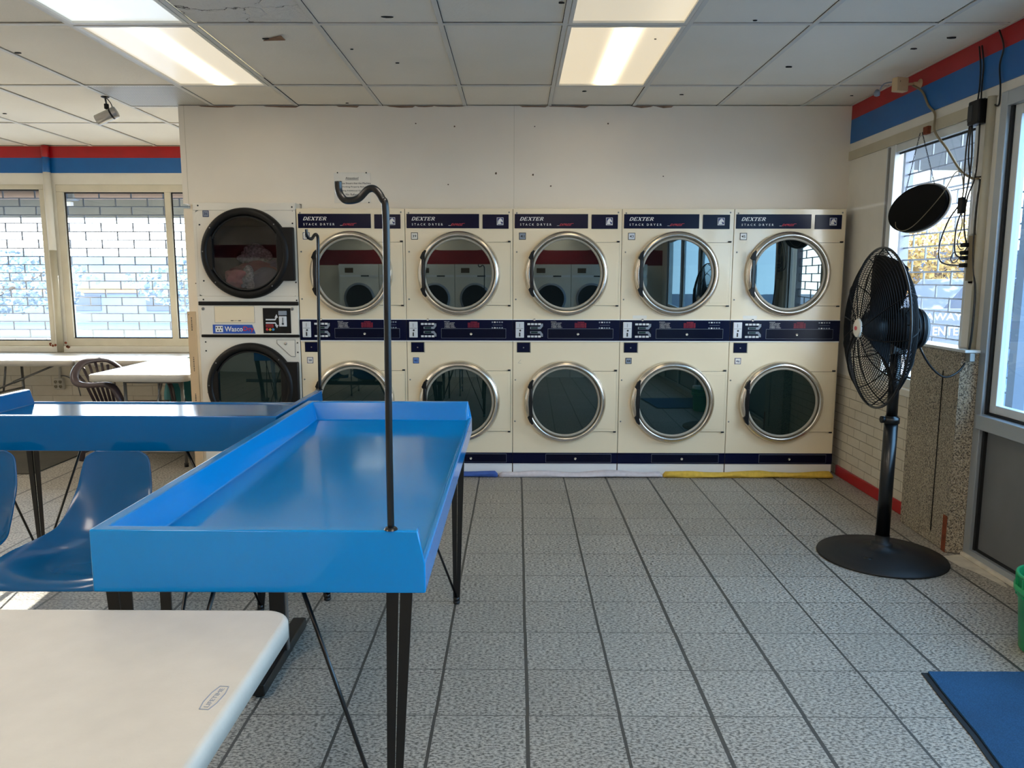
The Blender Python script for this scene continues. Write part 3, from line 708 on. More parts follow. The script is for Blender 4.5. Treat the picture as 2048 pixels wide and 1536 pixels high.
    b = MB(); b.box(.258, .738, YD - .0085, YD - .006, 1.027, 1.098, 'plate_grey'); b.box(.2595, .7365, YD - .010, YD - .0084, 1.0285, 1.0965, 'navy_dark', .001); lock(b, .479, 1.058, YD - .010); link('service_flap', b, cp)
    b = MB(); lock(b, .159, 1.163, YD - .008); link('panel_lock', b, cp)
    b = MB(); b.box(.031, .129, YD - .002, YD + .0, .923, .997, 'rubber'); b.box(.036, .124, YD - .004, YD - .001, .928, .992, 'navy', .001); b.box(.076, .084, YD - .006, YD - .004, .955, .963, 'steel'); b.box(.129, .135, YD - .001, YD + .001, .92, .998, 'beige'); link('lint_latch', b, t)
    dexter_door(t, .392, 1.4945, 1.268, 1.717, False); dexter_door(t, .390, .560, .336, .785, True)
    b = MB(); b.box(.001, UW - .001, YD - .004, YD, .09, .172, 'navy', .002); b.box(.25, .742, YD - .0055, YD - .004, .099, .163, 'plate_grey'); b.box(.2513, .7407, YD - .007, YD - .0054, .1003, .1617, 'navy_dark', .001); lock(b, .472, .128, YD - .007); link('toe_panel', b, t)
    return t
root = make_dexter()
dry = []
for i in range(5):
    o = root if i == 0 else copy_tree(root)
    dry.append(o)
def number_plate(t, x, z, s, num, pm, tm, rot=0):
    b = MB(); b.box(x, x + s, YD - .002, YD, z, z + s, tm, .003); b.box(x + .004, x + s - .004, YD - .003, YD - .0018, z + .004, z + s - .004, pm, .002)
    b.text(num, x + s * .22, YD - .003, z + s * .3, s * .56, s * .38, tm, bold=.01, rot=rot); o = link('number_plate', b, t)
for i, o in enumerate(dry):
    o['label'] = DL[i]
    WL[o.name] = Vector((0, YD, 0))
    n1, n2 = NUM[i]; p1, t1, p2, t2 = NMAT[i]
    number_plate(o, .044, 1.737, .05, n1, p1, t1, PI / 2 if i == 0 else 0)
    if n2: number_plate(o, .044, .84, .045, n2, p2, t2)
    if i in (2,):
        b = MB(); b.bar((.04, YD - .0005, .845), (.062, YD - .0005, .87), .002, .001, 'steel'); b.bar((.04, YD - .0005, .845), (.064, YD - .0005, .843), .0015, .001, 'steel'); link('scratch', b, o)
    if i in (3, 4):
        b = MB(); x = .09; b.box(x, x + .1, YD - .001, YD, 1.17, 1.195, 'paper'); link('blank_sticker', b, o)
    o.location = (BX[i], YD, 0); o.scale = ((BX[i + 1] - BX[i]) / UW, 1, 1)

# black-doored stacked dryer at the left end
t = thing('stack_dryer', (-1.955, YD, 0), 'white stacked dryer with black round doors, leftmost of the row', 'dryer')
WX0, WX1 = -2.335, -1.586
b = MB(); b.box(WX0 + .01, WX1, YD, YD + .85, .03, 1.33, 'enamel2', .004); b.box(WX0 + .01, WX1, YD, YD + .85, 1.94, 1.995, 'enamel2', .004)
b.box(WX0 + .01, WX0 + .03, YD, YD + .85, 1.33, 1.94, 'enamel2'); b.box(WX1 - .02, WX1, YD, YD + .85, 1.33, 1.94, 'enamel2'); b.box(WX0 + .03, WX1 - .02, YD + .8, YD + .85, 1.33, 1.94, 'enamel2')
def holed(b, x0, x1, z0, z1, y, cx, cz, r, m, n=64):
    I, O_ = [], []
    for k in range(n):
        a = 2 * PI * (k + .5) / n; ca, sa = math.cos(a), math.sin(a)
        s_ = min((x1 - cx) / ca if ca > 0 else (x0 - cx) / ca if ca < 0 else 9, (z1 - cz) / sa if sa > 0 else (z0 - cz) / sa)
        I.append(b.bm.verts.new((cx + r * ca, y, cz + r * sa))); O_.append(b.bm.verts.new((cx + s_ * ca, y, cz + s_ * sa)))
    for k in range(n): b.bm.faces.new((I[k], I[(k + 1) % n], O_[(k + 1) % n], O_[k])).material_index = b.mi(m)
holed(b, WX0 + .01, WX1, 1.33, 1.94, YD + .0015, -1.948, 1.636, .262, 'enamel2')
b.box(WX0 + .01, WX1, YD - .004, YD, .0301, .09, 'enamel')
for x, z in ((-2.285, 1.975), (-2.28, 1.84), (-2.27, 1.44), (-2.28, 1.305), (-1.61, 1.965), (-1.61, 1.85), (-1.60, 1.43), (-1.60, 1.30), (-2.28, .995), (-2.28, .93), (-1.605, .99), (-1.605, .92), (-2.28, .62)): b.lathe([(.006, 0), (.005, -.003), (0, -.004)], (x, YD, z), 'y', 'rubber', 10)
link('cabinet', b, t)
def wasco_door(cx, cz, g):
    b = MB(); R_ = .325
    rim = [(.268, -.02), (.275, -.045), (.29, -.052), (.31, -.046), (.322, -.028), (.325, 0)]
    b.lathe(rim, (cx, YD - .002, cz), 'y', 'black_matt', 72)
    x0, x1 = cx + .225, WX1 + .004 - .015
    b.box(x0, x1, YD - .042, YD - .002, cz - .195, cz + .185, 'black_matt', .006)
    # straight inner edge at the left
    b.prism([(cx - .272, YD - .045, cz - .12), (cx - .235, YD - .045, cz - .12), (cx - .235, YD - .045, cz + .12), (cx - .272, YD - .045, cz + .12)], (0, .03, 0), 'black_matt')
    for a in (.75, 2.5, 3.1, 3.9, 5.4): b.lathe([(.005, 0), (.004, -.003), (0, -.004)], (cx + .3 * math.cos(a), YD - .052, cz + .3 * math.sin(a)), 'y', 'steel', 10)
    o = link('door', b, t)
    b = MB(); b.lathe([(.272, -.014), (.266, -.03), (.258, -.034), (.254, -.02)], (cx, YD - .002, cz), 'y', 'rubber', 64); link('gasket', b, o)
    b = MB(); prof = [(.262 * (1 - k / 8), -.022 - .004 * (1 - (1 - k / 8) ** 2)) for k in range(9)]
    b.lathe(prof, (cx, YD - .002, cz), 'y', g, 64); link('door_glass', b, o)
wasco_door(-1.948, 1.636, 'wasco_glass'); wasco_door(-1.952, .666, 'dryer_glass_low')
b = MB()
b.box(WX0 + .02, WX1, YD - .012, YD, 1.263, 1.291, 'black_matt', .004); link('trim_strip', b, t)
b = MB(); b.box(WX0 + .03, WX1, YD - .012, YD, 1.03, 1.05, 'black_matt', .004); link('trim_strip', b, t)
b = MB(); b.box(WX0 + .03, WX1 - .002, YD - .006, YD, 1.05, 1.263, 'enamel2', .003)
for x in (-2.283, -1.632): b.lathe([(.011, 0), (.011, -.004), (.006, -.007), (0, -.005)], (x, YD - .006, 1.238), 'y', 'steel', 14)
cp = link('control_panel', b, t)
b = MB(); b.box(-2.201, -1.911, YD - .0075, YD - .006, 1.138, 1.256, 'enamel', .001); b.box(-2.203, -1.909, YD - .0065, YD - .006, 1.136, 1.258, 'steel'); b.box(-2.085, -2.065, YD - .009, YD - .007, 1.15, 1.155, 'rubber'); b.box(-2.03, -2.01, YD - .009, YD - .007, 1.15, 1.155, 'rubber'); b.text('LIFT', -2.06, YD - .0076, 1.15, .025, .005, 'lettering_black'); link('service_flap', b, cp)
b = MB(); b.prism([(x, YD - .008, z) for x, z in ((-2.219, 1.058), (-1.907, 1.058), (-1.93, 1.123), (-2.219, 1.123))], (0, .002, 0), 'wasco_blue')
b.box(-2.20, -2.145, YD - .009, YD - .008, 1.068, 1.114, 'lettering')
for k in range(5): b.lathe([(.0055, 0), (0, -.0006)], (-2.192 + k * .0098, YD - .009, 1.101 if k % 2 == 0 else 1.08), 'y', 'lettering_black', 10)
b.text('Wasco', -2.132, YD - .0082, 1.072, .132, .038, 'lettering', bold=.02); b.text('Dry', -1.996, YD - .0082, 1.066, .078, .044, 'lettering_red', bold=.02)
link('maker_badge', b, cp)
b = MB(); b.box(-1.848, -1.645, YD - .010, YD - .006, 1.061, 1.244, 'black_matt', .006)
b.prism([(x, YD - .0115, z) for x, z in ((-1.828, 1.155), (-1.757, 1.155), (-1.745, 1.175), (-1.738, 1.175), (-1.748, 1.2), (-1.762, 1.175), (-1.755, 1.175), (-1.762, 1.165), (-1.828, 1.165))], (0, .001, 0), 'plate_light')
b.prism([(x, YD - .0115, z) for x, z in ((-1.828, 1.141), (-1.757, 1.141), (-1.745, 1.121), (-1.735, 1.121), (-1.747, 1.098), (-1.762, 1.121), (-1.755, 1.121), (-1.762, 1.131), (-1.828, 1.131))], (0, .001, 0), 'plate_light')
b.box(-1.828, -1.774, YD - .012, YD - .01, 1.103, 1.125, 'button_red', .002); b.box(-1.825, -1.777, YD - .0128, YD - .011, 1.106, 1.122, 'maroon_text')
for k, mm in enumerate(('button_red', 'button_yellow', 'button_blue')): b.lathe([(.0095, 0), (.0095, -.002), (0, -.003)], (-1.82 + k * .022, YD - .01, 1.088), 'y', mm, 16)
link('selector_panel', b, cp)
b = MB(); b.box(-1.73, -1.674, YD - .018, YD - .01, 1.11, 1.185, 'plate_light', .003); b.box(-1.732, -1.672, YD - .02, YD - .01, 1.192, 1.224, 'plate_grey', .003); b.box(-1.703, -1.699, YD - .02, YD - .017, 1.12, 1.175, 'rubber'); b.box(-1.708, -1.694, YD - .021, YD - .018, 1.125, 1.135, 'rubber'); link('coin_slot', b, cp)
b = MB(); b.prism([(x, YD - .003, z) for x, z in ((-1.757, 1.013), (-1.62, 1.013), (-1.622, .888), (-1.655, .888), (-1.757, .985))], (0, .003, 0), 'steel'); b.prism([(x, YD - .005, z) for x, z in ((-1.752, 1.010), (-1.623, 1.010), (-1.625, .892), (-1.653, .892), (-1.752, .987))], (0, .003, 0), 'enamel2')
b.lathe([(.011, 0), (.011, -.003), (.005, -.005), (0, -.004)], (-1.69, YD - .005, .985), 'y', 'chrome', 14); link('latch_plate', b, t)
b = MB(); b.box(-2.253, -2.208, YD - .002, YD, 1.895, 1.94, 'lettering_navy', .003); b.box(-2.249, -2.212, YD - .003, YD - .0018, 1.899, 1.936, 'plate_grey', .002); b.text('36', -2.242, YD - .003, 1.909, .024, .018, 'lettering_navy', bold=.01); link('number_plate', b, t)

# drum behind the glass and laundry inside it
b = MB(); b.lathe([(.262, .0), (.285, .03), (.285, .5), (.06, .52), (.05, .5), (0, .5)], (-1.948, YD + .0015, 1.636), 'y', 'drum', 48); link('drum', b, t)
# the laundry pile lies against the curved glass
def cloth_lump(name, c, r, m, label, seed, sq=(1, .35, 1)):
    rnd = random.Random(seed); b = MB()
    r_ = bmesh.ops.create_icosphere(b.bm, subdivisions=4, radius=1)
    ph = [(Vector((rnd.uniform(-1, 1), rnd.uniform(-1, 1), rnd.uniform(-1, 1))).normalized(), rnd.uniform(3, 8), rnd.uniform(0, 6)) for _ in range(9)]
    for v in r_['verts']:
        n = v.co.normalized(); d = 1 + sum(.07 * math.sin(n.dot(a) * f_ + p_) for a, f_, p_ in ph)
        v.co = Vector((n.x * r * sq[0], n.y * r * sq[1], n.z * r * sq[2])) * d + Vector(c)
    b._fin([], b.bm.faces[:], m, True)
    return tag(link(name, b), label, 'laundry', 'laundry inside the black-doored dryer')

cloth_lump('laundry_item', (-2.06, 5.70, 1.455), .085, 'cloth_pink', 'pink garment at the lower left inside the black-doored dryer', 1, (1, .6, .8))
cloth_lump('laundry_item', (-1.985, 5.71, 1.45), .09, 'cloth_print', 'grey floral garment low inside the black-doored dryer, between pink and dark grey', 2, (.8, .5, 1))
cloth_lump('laundry_item', (-1.87, 5.73, 1.44), .125, 'cloth_grey', 'dark grey garment at the bottom right inside the black-doored dryer', 3, (1, .6, .75))
cloth_lump('laundry_item', (-1.96, 5.86, 1.515), .16, 'cloth_red', 'maroon garment across the middle inside the black-doored dryer', 4, (1.1, .4, .45))
cloth_lump('laundry_item', (-1.82, 5.88, 1.53), .12, 'cloth_purple', 'purple garment at the right inside the black-doored dryer', 5, (1, .4, .6))
cloth_lump('laundry_item', (-2.0, 5.93, 1.62), .12, 'cloth_print', 'patterned garment heaped highest inside the black-doored dryer', 6, (1, .5, .75))

# paper notice on the wall
b = MB(); t = thing('notice', (-1.2, YB, 2.01), 'laminated paper notice reading Attention, No Refunds, on the white wall', 'notice')
b.box(-1.336, -1.068, YB - .003, YB - .0005, 2.008, 2.222, 'paper'); link('sheet', b, t)
b = MB(); y = YB - .0032
b.text('Attention!', -1.25, y, 2.176, .095, .017, 'lettering_black'); b.box(-1.25, -1.155, y - .001, y, 2.171, 2.173, 'lettering_black')
for k, (s_, w_) in enumerate((('Please Ensure that the Machine', .235), ('is Working Properly Before', .205), ('Adding Additional Quarters.', .215))): b.text(s_, -1.3, y, 2.142 - k * .027, w_, .013, 'lettering_black')
b.text('No Refunds', -1.25, y, 2.06, .1, .016, 'lettering_black'); link('printed_text', b, t)
b = MB()
for x, z in ((-1.308, 2.226), (-1.098, 2.226), (-1.083, 2.014)): b.lathe([(.005, 0), (.004, -.004), (0, -.005)], (x, YB - .003, z - .003), 'y', 'rubber', 10)
b.box(-1.31, -1.1, YB - .004, YB - .002, 2.221, 2.225, 'paper'); link('screws', b, t)

# tan strip screwed to the wall end
b = MB(); b.box(-2.402, -2.34, YD - .012, YD + .003, .04, 1.218, 'tan', .002)
for z, w_ in ((1.08, .09), (.78, .10), (.52, .09), (.3, .1)):   # faint illegible stamped marks
    q = z
    while q < z + w_: l_ = random.uniform(.004, .009); b.box(-2.374, -2.366, YD - .0124, YD - .0119, q, q + l_, 'lettering_black'); q += l_ + random.uniform(.003, .007)
b.lathe([(.003, 0), (0, -.003)], (-2.39, YD - .012, 1.195), 'y', 'rubber', 8)
one('tan_strip', b, 'tan printed board standing upright at the left side of the black-doored dryer', 'board')

# towels stuffed along the dryer bases
def towel(x0, x1, r, m, label, seed, tw=0):
    rnd = random.Random(seed); n = int((x1 - x0) / .02); b = MB(); seg = 18; rings = []
    for i in range(n + 1):
        u = i / n; x = x0 + (x1 - x0) * u; e = min(1, min(u, 1 - u) * n / 1.2 + .55)
        ph = u * (x1 - x0) * 4; ry = r * (1.15 + .12 * math.sin(ph * 2 + seed)) * e; rz = r * (.62 + .1 * math.sin(ph * 3.1 + seed * 2)) * e
        cy = YD - .01 - r * 1.2 + .006 * math.sin(ph * 1.7 + seed); ring = []
        for k in range(seg):
            a = 2 * PI * k / seg; f_ = 1 + .10 * math.sin(3 * a + tw * x + seed) + .05 * math.sin(5 * a - tw * 1.7 * x) + rnd.uniform(-.015, .015)
            ring.append(b.bm.verts.new((x, cy + math.cos(a) * ry * f_, max(.001, rz * .95 + math.sin(a) * rz * f_))))
        rings.append(ring)
    fs = [b.bm.faces.new((rings[i][k], rings[i][(k + 1) % seg], rings[i + 1][(k + 1) % seg], rings[i + 1][k])) for i in range(n) for k in range(seg)]
    b._fin([], fs, m, True); b._fin([], [b.bm.faces.new(rings[0][::-1]), b.bm.faces.new(rings[-1])], m)
    return one('rolled_towel', b, label, 'towel', 'rolled towels along the dryer bases')
towel(-.62, -.135, .032, 'towel_blue', 'blue rolled towel under the dryers, left of the white one', 1, 4)
towel(-.125, 1.085, .033, 'towel_white', 'white rolled towel lying along the foot of the dryers', 2, 3)
towel(1.095, 2.345, .034, 'towel_yellow', 'yellow twisted towel along the dryer feet by the red skirting', 3, 14)

# ================================================================== BLUE TRAY TABLES
def tray(b, x0, x1, y0, y1, zb, zs, zr, low, m):
    """deep tray: apron, work surface at zs, flared rims to zr on three sides, low lip on side `low`"""
    if low == 'x1': mp = lambda u, v, z: (u, v, z); U0, U1, V0, V1 = x0, x1, y0, y1
    else: mp = lambda u, v, z: (v, u, z); U0, U1, V0, V1 = y0, y1, x0, x1
    t_, f_, sl, zl, t2 = .03, .02, .016, zs + .007, .012
    def loop(pts): return [b.bm.verts.new(mp(*p)) for p in pts]
    B_ = loop([(U0, V0, zb), (U1, V0, zb), (U1, V1, zb), (U0, V1, zb)])
    O_ = loop([(U0, V0, zr), (U1 - sl, V0, zr), (U1, V0, zl), (U1, V1, zl), (U1 - sl, V1, zr), (U0, V1, zr)])
    I_ = loop([(U0 + t_, V0 + t_, zr), (U1 - sl, V0 + t_, zr), (U1 - t2, V0 + t_ + .002, zl), (U1 - t2, V1 - t_ - .002, zl), (U1 - sl, V1 - t_, zr), (U0 + t_, V1 - t_, zr)])
    k = t_ + f_
    F_ = loop([(U0 + k, V0 + k, zs), (U1 - sl - .01, V0 + k, zs), (U1 - t2 - .004, V0 + k + .002, zs), (U1 - t2 - .004, V1 - k - .002, zs), (U1 - sl - .01, V1 - k, zs), (U0 + k, V1 - k, zs)])
    nf = b.bm.faces.new; fs = [nf(B_[::-1]), nf([B_[0], B_[1], O_[2], O_[1], O_[0]]), nf([B_[1], B_[2], O_[3], O_[2]]), nf([B_[2], B_[3], O_[5], O_[4], O_[3]]), nf([B_[3], B_[0], O_[0], O_[5]]), nf(F_)]
    for P_, Q in ((O_, I_), (I_, F_)): fs += [nf([P_[i], P_[(i + 1) % 6], Q[(i + 1) % 6], Q[i]]) for i in range(6)]
    b._fin([], fs, m); bmesh.ops.recalc_face_normals(b.bm, faces=fs)
    es = [e for e in {e for f in fs for e in f.edges} if len(e.link_faces) == 2 and e.calc_face_angle(0) > .5]
    r = bmesh.ops.bevel(b.bm, geom=es, offset=.0045, segments=3, affect='EDGES', profile=.5, clamp_overlap=True)
    for f in r['faces']: f.smooth = True; f.material_index = b.mi(m)

def table_leg(t, foot, corner_top, ra, rb, ztop, one_rod=False):
    """upright of two flats tapering to the foot, with two thin rods to ra and rb under the top"""
    b = MB(); f = Vector(foot); c = Vector((*corner_top, ztop))
    dx = .03 if ra[0] > corner_top[0] else -.03; dy = .03 if rb[1] > corner_top[1] else -.03
    g = Vector((-.002 if dx > 0 else .002, -.002 if dy > 0 else .002, 0))
    for d in (Vector((dx, 0, 0)), Vector((0, dy, 0))):
        if not d.x: c = c - Vector((math.copysign(.004, dx), 0, 0))
        n = Vector((0, .005, 0)) if d.x else Vector((-math.copysign(.03, dx), 0, 0))
        if not d.x: d = d * .35
        p = [f + Vector((0, 0, .012)), f + Vector((0, 0, .012)) + d * .5, c + d, c]
        p2 = [p[0] + n * .5, p[1] + n * .5, p[2] + n, p[3] + n]
        va = [b.bm.verts.new(q) for q in p]; vb = [b.bm.verts.new(q) for q in p2]
        fs = [b.bm.faces.new(va), b.bm.faces.new(vb[::-1])] + [b.bm.faces.new((va[i], vb[i], vb[(i + 1) % 4], va[(i + 1) % 4])) for i in range(4)]
        b._fin([], fs, 'black')
    for q in ((ra,) if one_rod else (ra, rb)): b.cyl(f + Vector((0, 0, .03)), (*q, ztop), .0055, 'black', 10)
    b.cyl(f + Vector((0, 0, .03)), f + Vector((0, 0, .012)), .013, 'black', 14); b.lathe([(0, 0), (.014, 0), (.016, .006), (.012, .015), (0, .016)], f, 'z', 'rubber', 14)
    link('leg', b, t)

ZB, ZS, ZR = .752, .818, .90
t = thing('folding_table', (-.59, 2.56, 0), 'bright blue tray-topped laundry table in the centre foreground', 'table', 'blue laundry tables')
b = MB(); tray(b, -.965, -.205, 1.662, 3.50, ZB, ZS, ZR, 'x1', 'laminate'); link('tray_top', b, t)
table_leg(t, (-.268, 3.31, 0), (-.262, 3.36), (-.55, 3.38), (-.262, 3.05), ZB, True); table_leg(t, (-.863, 3.34, 0), (-.93, 3.42), (-.6, 3.42), (-.93, 3.0), ZB)
table_leg(t, (-.312, 1.78, 0), (-.278, 1.74), (-.52, 1.75), (-.262, 2.15), ZB, True); table_leg(t, (-.955, 1.80, 0), (-.965, 1.77), (-.72, 1.77), (-.93, 2.15), ZB)
b = MB(); b.bar((-.865, 1.80, ZB), (-.868, 1.80, .0), .026, .006, 'black', (0, 1, 0)); link('leg_brace', b, t)
t2 = thing('folding_table', (-1.75, 3.47, 0), 'blue tray table behind the blue chairs, its near side in shadow', 'table', 'blue laundry tables')
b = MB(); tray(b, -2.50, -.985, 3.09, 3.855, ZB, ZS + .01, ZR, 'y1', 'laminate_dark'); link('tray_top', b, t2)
table_leg(t2, (-2.40, 3.72, 0), (-2.47, 3.82), (-2.15, 3.8), (-2.46, 3.45), ZB); table_leg(t2, (-1.08, 3.72, 0), (-1.02, 3.82), (-1.4, 3.8), (-1.03, 3.45), ZB)
table_leg(t2, (-2.40, 3.22, 0), (-2.47, 3.12), (-2.15, 3.13), (-2.46, 3.5), ZB); table_leg(t2, (-1.13, 3.22, 0), (-1.03, 3.12), (-1.38, 3.13), (-1.03, 3.5), ZB)

def hook(name, base, pts, label):
    b = MB(); P_ = smooth_path(pts, 7); b.tube(P_, .0078, 'black', 14); b.lathe([(.016, 0), (.013, .004), (.008, .006)], base, 'z', 'black', 18)
    return one(name, b, label, 'hook pole', 'hook poles on the tray tables')
bx, by = -.283, 1.673
hook('hook_pole', (bx, by, ZR), [(bx, by, ZR - .001), (bx, by, 1.1), (bx + .002, by, 1.4), (bx + .003, by, 1.60), (bx - .004, by, 1.632), (bx - .018, by, 1.651), (bx - .034, by, 1.651), (bx - .055, by, 1.632), (bx - .078, by, 1.628), (bx - .089, by, 1.634), (bx - .096, by, 1.648), (bx - .097, by, 1.668)], 'tall black hook pole on the near rim of the centre blue table')
bx, by = -.995, 3.84
hook('hook_pole', (bx, by, ZR), [(bx, by, ZR - .001), (bx + .004, by, 1.2), (bx + .01, by, 1.5), (bx + .014, by, 1.645), (bx + .012, by - .012, 1.672), (bx + .006, by - .03, 1.672), (bx - .002, by - .055, 1.652), (bx - .012, by - .078, 1.656), (bx - .017, by - .088, 1.672), (bx - .018, by - .09, 1.695)], 'black hook pole farther back, in front of dryer 37')

# ================================================================== SHELL CHAIRS ON A BEAM
def shell(cx, label):
    t = thing('shell_chair', (cx, 2.77, .34), label, 'chair', 'blue shell chairs on the beam')
    prof = [(2.475, .405), (2.495, .424), (2.56, .428), (2.65, .42), (2.74, .415), (2.82, .425), (2.88, .455), (2.92, .505), (2.95, .57), (2.975, .64), (2.995, .71), (3.006, .75), (3.012, .772)]
    hw = [.20, .213, .228, .232, .222, .203, .184, .17, .158, .148, .137, .124, .085]
    P_ = smooth_path([(0, a, c) for a, c in prof], 3); H = smooth_path([(h_, 0, 0) for h_ in hw], 3)
    b = MB(); n = 20; rows = []
    for i, p in enumerate(P_):
        tg = (P_[min(i + 1, len(P_) - 1)] - P_[max(i - 1, 0)]).normalized(); nrm = Vector((0, -tg.z, tg.y)); h_ = H[i].x; u_ = i / (len(P_) - 1)
        curl = .055 * math.sin(min(1, u_ * 1.35) * PI) ** 1 + .012
        row = []
        for k in range(n + 1):
            s_ = -1 + 2 * k / n; row.append(b.bm.verts.new(Vector((cx + s_ * h_, p.y, p.z)) + nrm * (curl * abs(s_) ** 2.6)))
        rows.append(row)
    fs = [b.bm.faces.new((rows[i][k], rows[i][k + 1], rows[i + 1][k + 1], rows[i + 1][k])) for i in range(len(rows) - 1) for k in range(n)]
    b._fin([], fs, 'shell', True); o = link('seat_shell', b, t)
    md = o.modifiers.new('thick', 'SOLIDIFY'); md.thickness = .007; md.offset = 0
    md = o.modifiers.new('round', 'BEVEL'); md.width = .0025; md.segments = 2; md.limit_method = 'ANGLE'
    b = MB(); b.box(cx - .11, cx + .11, 2.72, 2.82, .395, .408, 'black', .003); b.box(cx - .1, cx - .06, 2.6, 2.9, .398, .41, 'black'); b.box(cx + .06, cx + .1, 2.6, 2.88, .398, .41, 'black'); link('mounting_bracket', b, t)
shell(-1.60, 'glossy blue moulded shell chair nearest the centre table'); shell(-2.14, 'glossy blue moulded shell chair cut off by the left edge')
t = thing('seat_beam', (-1.6, 2.77, 0), 'black steel beam and T-foot carrying the blue chairs', 'bench frame')
b = MB(); b.box(-3.0, -.86, 2.745, 2.795, .345, .395, 'black', .003); link('beam', b, t)
for x in (-.905, -2.75):
    b = MB(); b.box(x - .03, x + .03, 2.755, 2.785, .05, .345, 'black', .003); b.box(x + .0301, x + .036, 2.76, 2.78, .05, .345, 'steel'); b.box(x - .028, x + .028, 2.50, 3.04, .012, .055, 'black', .004)
    for y in (2.53, 3.01): b.cyl((x, y, 0), (x, y, .014), .015, 'rubber', 12)
    link('leg', b, t)

# ================================================================== WHITE FOLDING TABLES
def folding_top(b, x0, x1, y0, y1, zt, th, r, m='plastic_white', seg=8, edge=.012):
    def outline(k):
        R_ = max(r - k, .002); pts = []
        for cx, cy, a0 in ((x1 - k - R_, y1 - k - R_, 0), (x0 + k + R_, y1 - k - R_, PI / 2), (x0 + k + R_, y0 + k + R_, PI), (x1 - k - R_, y0 + k + R_, 1.5 * PI)):
            for i in range(seg + 1): a = a0 + PI / 2 * i / seg; pts.append((cx + R_ * math.cos(a), cy + R_ * math.sin(a)))
        return pts
    lev = [(0, zt - th), (-0, zt - edge)] + [(edge * (1 - math.cos(a)), zt - edge + edge * math.sin(a)) for a in (PI / 8, PI / 4, 3 * PI / 8, PI / 2)]
    R_ = [[b.bm.verts.new((x, y, z)) for x, y in outline(k)] for k, z in lev]; n = len(R_[0])
    for i in range(len(R_) - 1):
        for k in range(n): f = b.bm.faces.new((R_[i][k], R_[i][(k + 1) % n], R_[i + 1][(k + 1) % n], R_[i + 1][k])); f.smooth = True; f.material_index = b.mi(m)
    b.bm.faces.new(R_[0][::-1]).material_index = b.mi(m); b.bm.faces.new(R_[-1]).material_index = b.mi(m)
def folding_legs(t, x0, x1, y0, y1, zt, axis='x', m='steel', ends=(0, 1)):
    """U-shaped tube leg at each end with a diagonal brace"""
    for s_ in ends:
        b = MB()
        if axis == 'x':
            x = x0 + .22 if s_ == 0 else x1 - .22; q = (x0 + x1) / 2 + (-.25 if s_ == 0 else .25); ya, yb = y0 + .08, y1 - .08
            b.tube(smooth_path([(x, ya, zt), (x, ya, .3), (x, ya, .014)], 3), .0125, m, 10); b.tube([(x, yb, zt), (x, yb, .014)], .0125, m, 10); b.cyl((x, ya, .12), (x, yb, .12), .0125, m, 10); b.cyl((x, ya, zt - .02), (x, yb, zt - .02), .0125, m, 10)
            b.cyl((x, (ya + yb) / 2, zt - .28), (q, (ya + yb) / 2, zt - .01), .009, m, 8); b.cyl((x, ya, zt - .28), (x, yb, zt - .28), .009, m, 8)
            F_ = [(x, ya), (x, yb)]
        else:
            y = y0 + .22 if s_ == 0 else y1 - .22; q = (y0 + y1) / 2 + (-.12 if s_ == 0 else .12); xa, xb = x0 + .08, x1 - .08
            for x in (xa, xb): b.tube([(x, y, zt), (x, y, .014)], .0125, m, 10)
            b.cyl((xa, y, .12), (xb, y, .12), .0125, m, 10); b.cyl((xa, y, zt - .02), (xb, y, zt - .02), .0125, m, 10); b.cyl((xa, y, zt - .28), (xb, y, zt - .28), .009, m, 8)
            b.cyl(((xa + xb) / 2, y, zt - .28), ((xa + xb) / 2, q, zt - .01), .009, m, 8); F_ = [(xa, y), (xb, y)]
        for fx, fy in F_: b.cyl((fx, fy, 0), (fx, fy, .03), .016, 'rubber', 12)
        link('leg_frame', b, t)
t = thing('folding_table', (-1.37, 1.2, 0), 'off-white plastic folding table at the bottom left, in the foreground', 'table', 'white folding tables')
b = MB(); folding_top(b, -2.32, -.487, .82, 1.605, .74, .042, .06); link('table_top', b, t)
folding_legs(t, -2.32, -.487, .82, 1.605, .70)
BC = Vector((-.524, 1.243, .7403)); bd = Vector((.28, .96, 0)).normalized() if False else Vector((.10, 1, 0)).normalized(); bn = Vector((bd.y, -bd.x, 0))
b = MB(); e = [(-.037, -.008), (-.037, .008), (-.015, .0125), (.015, .0125), (.037, .008), (.037, -.008), (.015, -.0125), (-.015, -.0125)]
for k in range(8):
    a, c = e[k], e[(k + 1) % 8]; b.bar(BC + bd * a[0] + bn * a[1], BC + bd * c[0] + bn * c[1], .0018, .0010, 'plate_grey')
b.text('LIFETIME', BC.x - .03, BC.y - .004, .7402, .06, .008, 'plate_grey', plane='xy', rot=PI / 2 - .1, depth=.0005)
link('moulded_badge', b, t)
t = thing('folding_table', (-4.3, 6.98, 0), 'long white folding table against the far window wall', 'table', 'white folding tables')
b = MB(); folding_top(b, -6.15, -3.9, 6.64, 7.38, .74, .05, .05); link('table_top', b, t); b = MB(); folding_top(b, -3.895, -2.52, 6.66, 7.38, .74, .05, .05); link('table_leaf', b, t)
folding_legs(t, -4.98, -3.95, 6.64, 7.38, .69, ends=(0,)); folding_legs(t, -3.7, -2.3, 6.7, 7.36, .69, ends=(1,)); folding_legs(t, -6.1, -5.3, 6.64, 7.38, .69)
b = MB(); b.cyl((-4.80, 6.95, .43), (-4.18, 6.95, .685), .009, 'steel', 8); b.cyl((-4.62, 6.95, .505), (-4.52, 6.95, .545), .014, 'steel', 8); link('brace', b, t)
t = thing('folding_table', (-2.82, 6.1, 0), 'white folding table end-on beside the black-doored dryer', 'table', 'white folding tables')
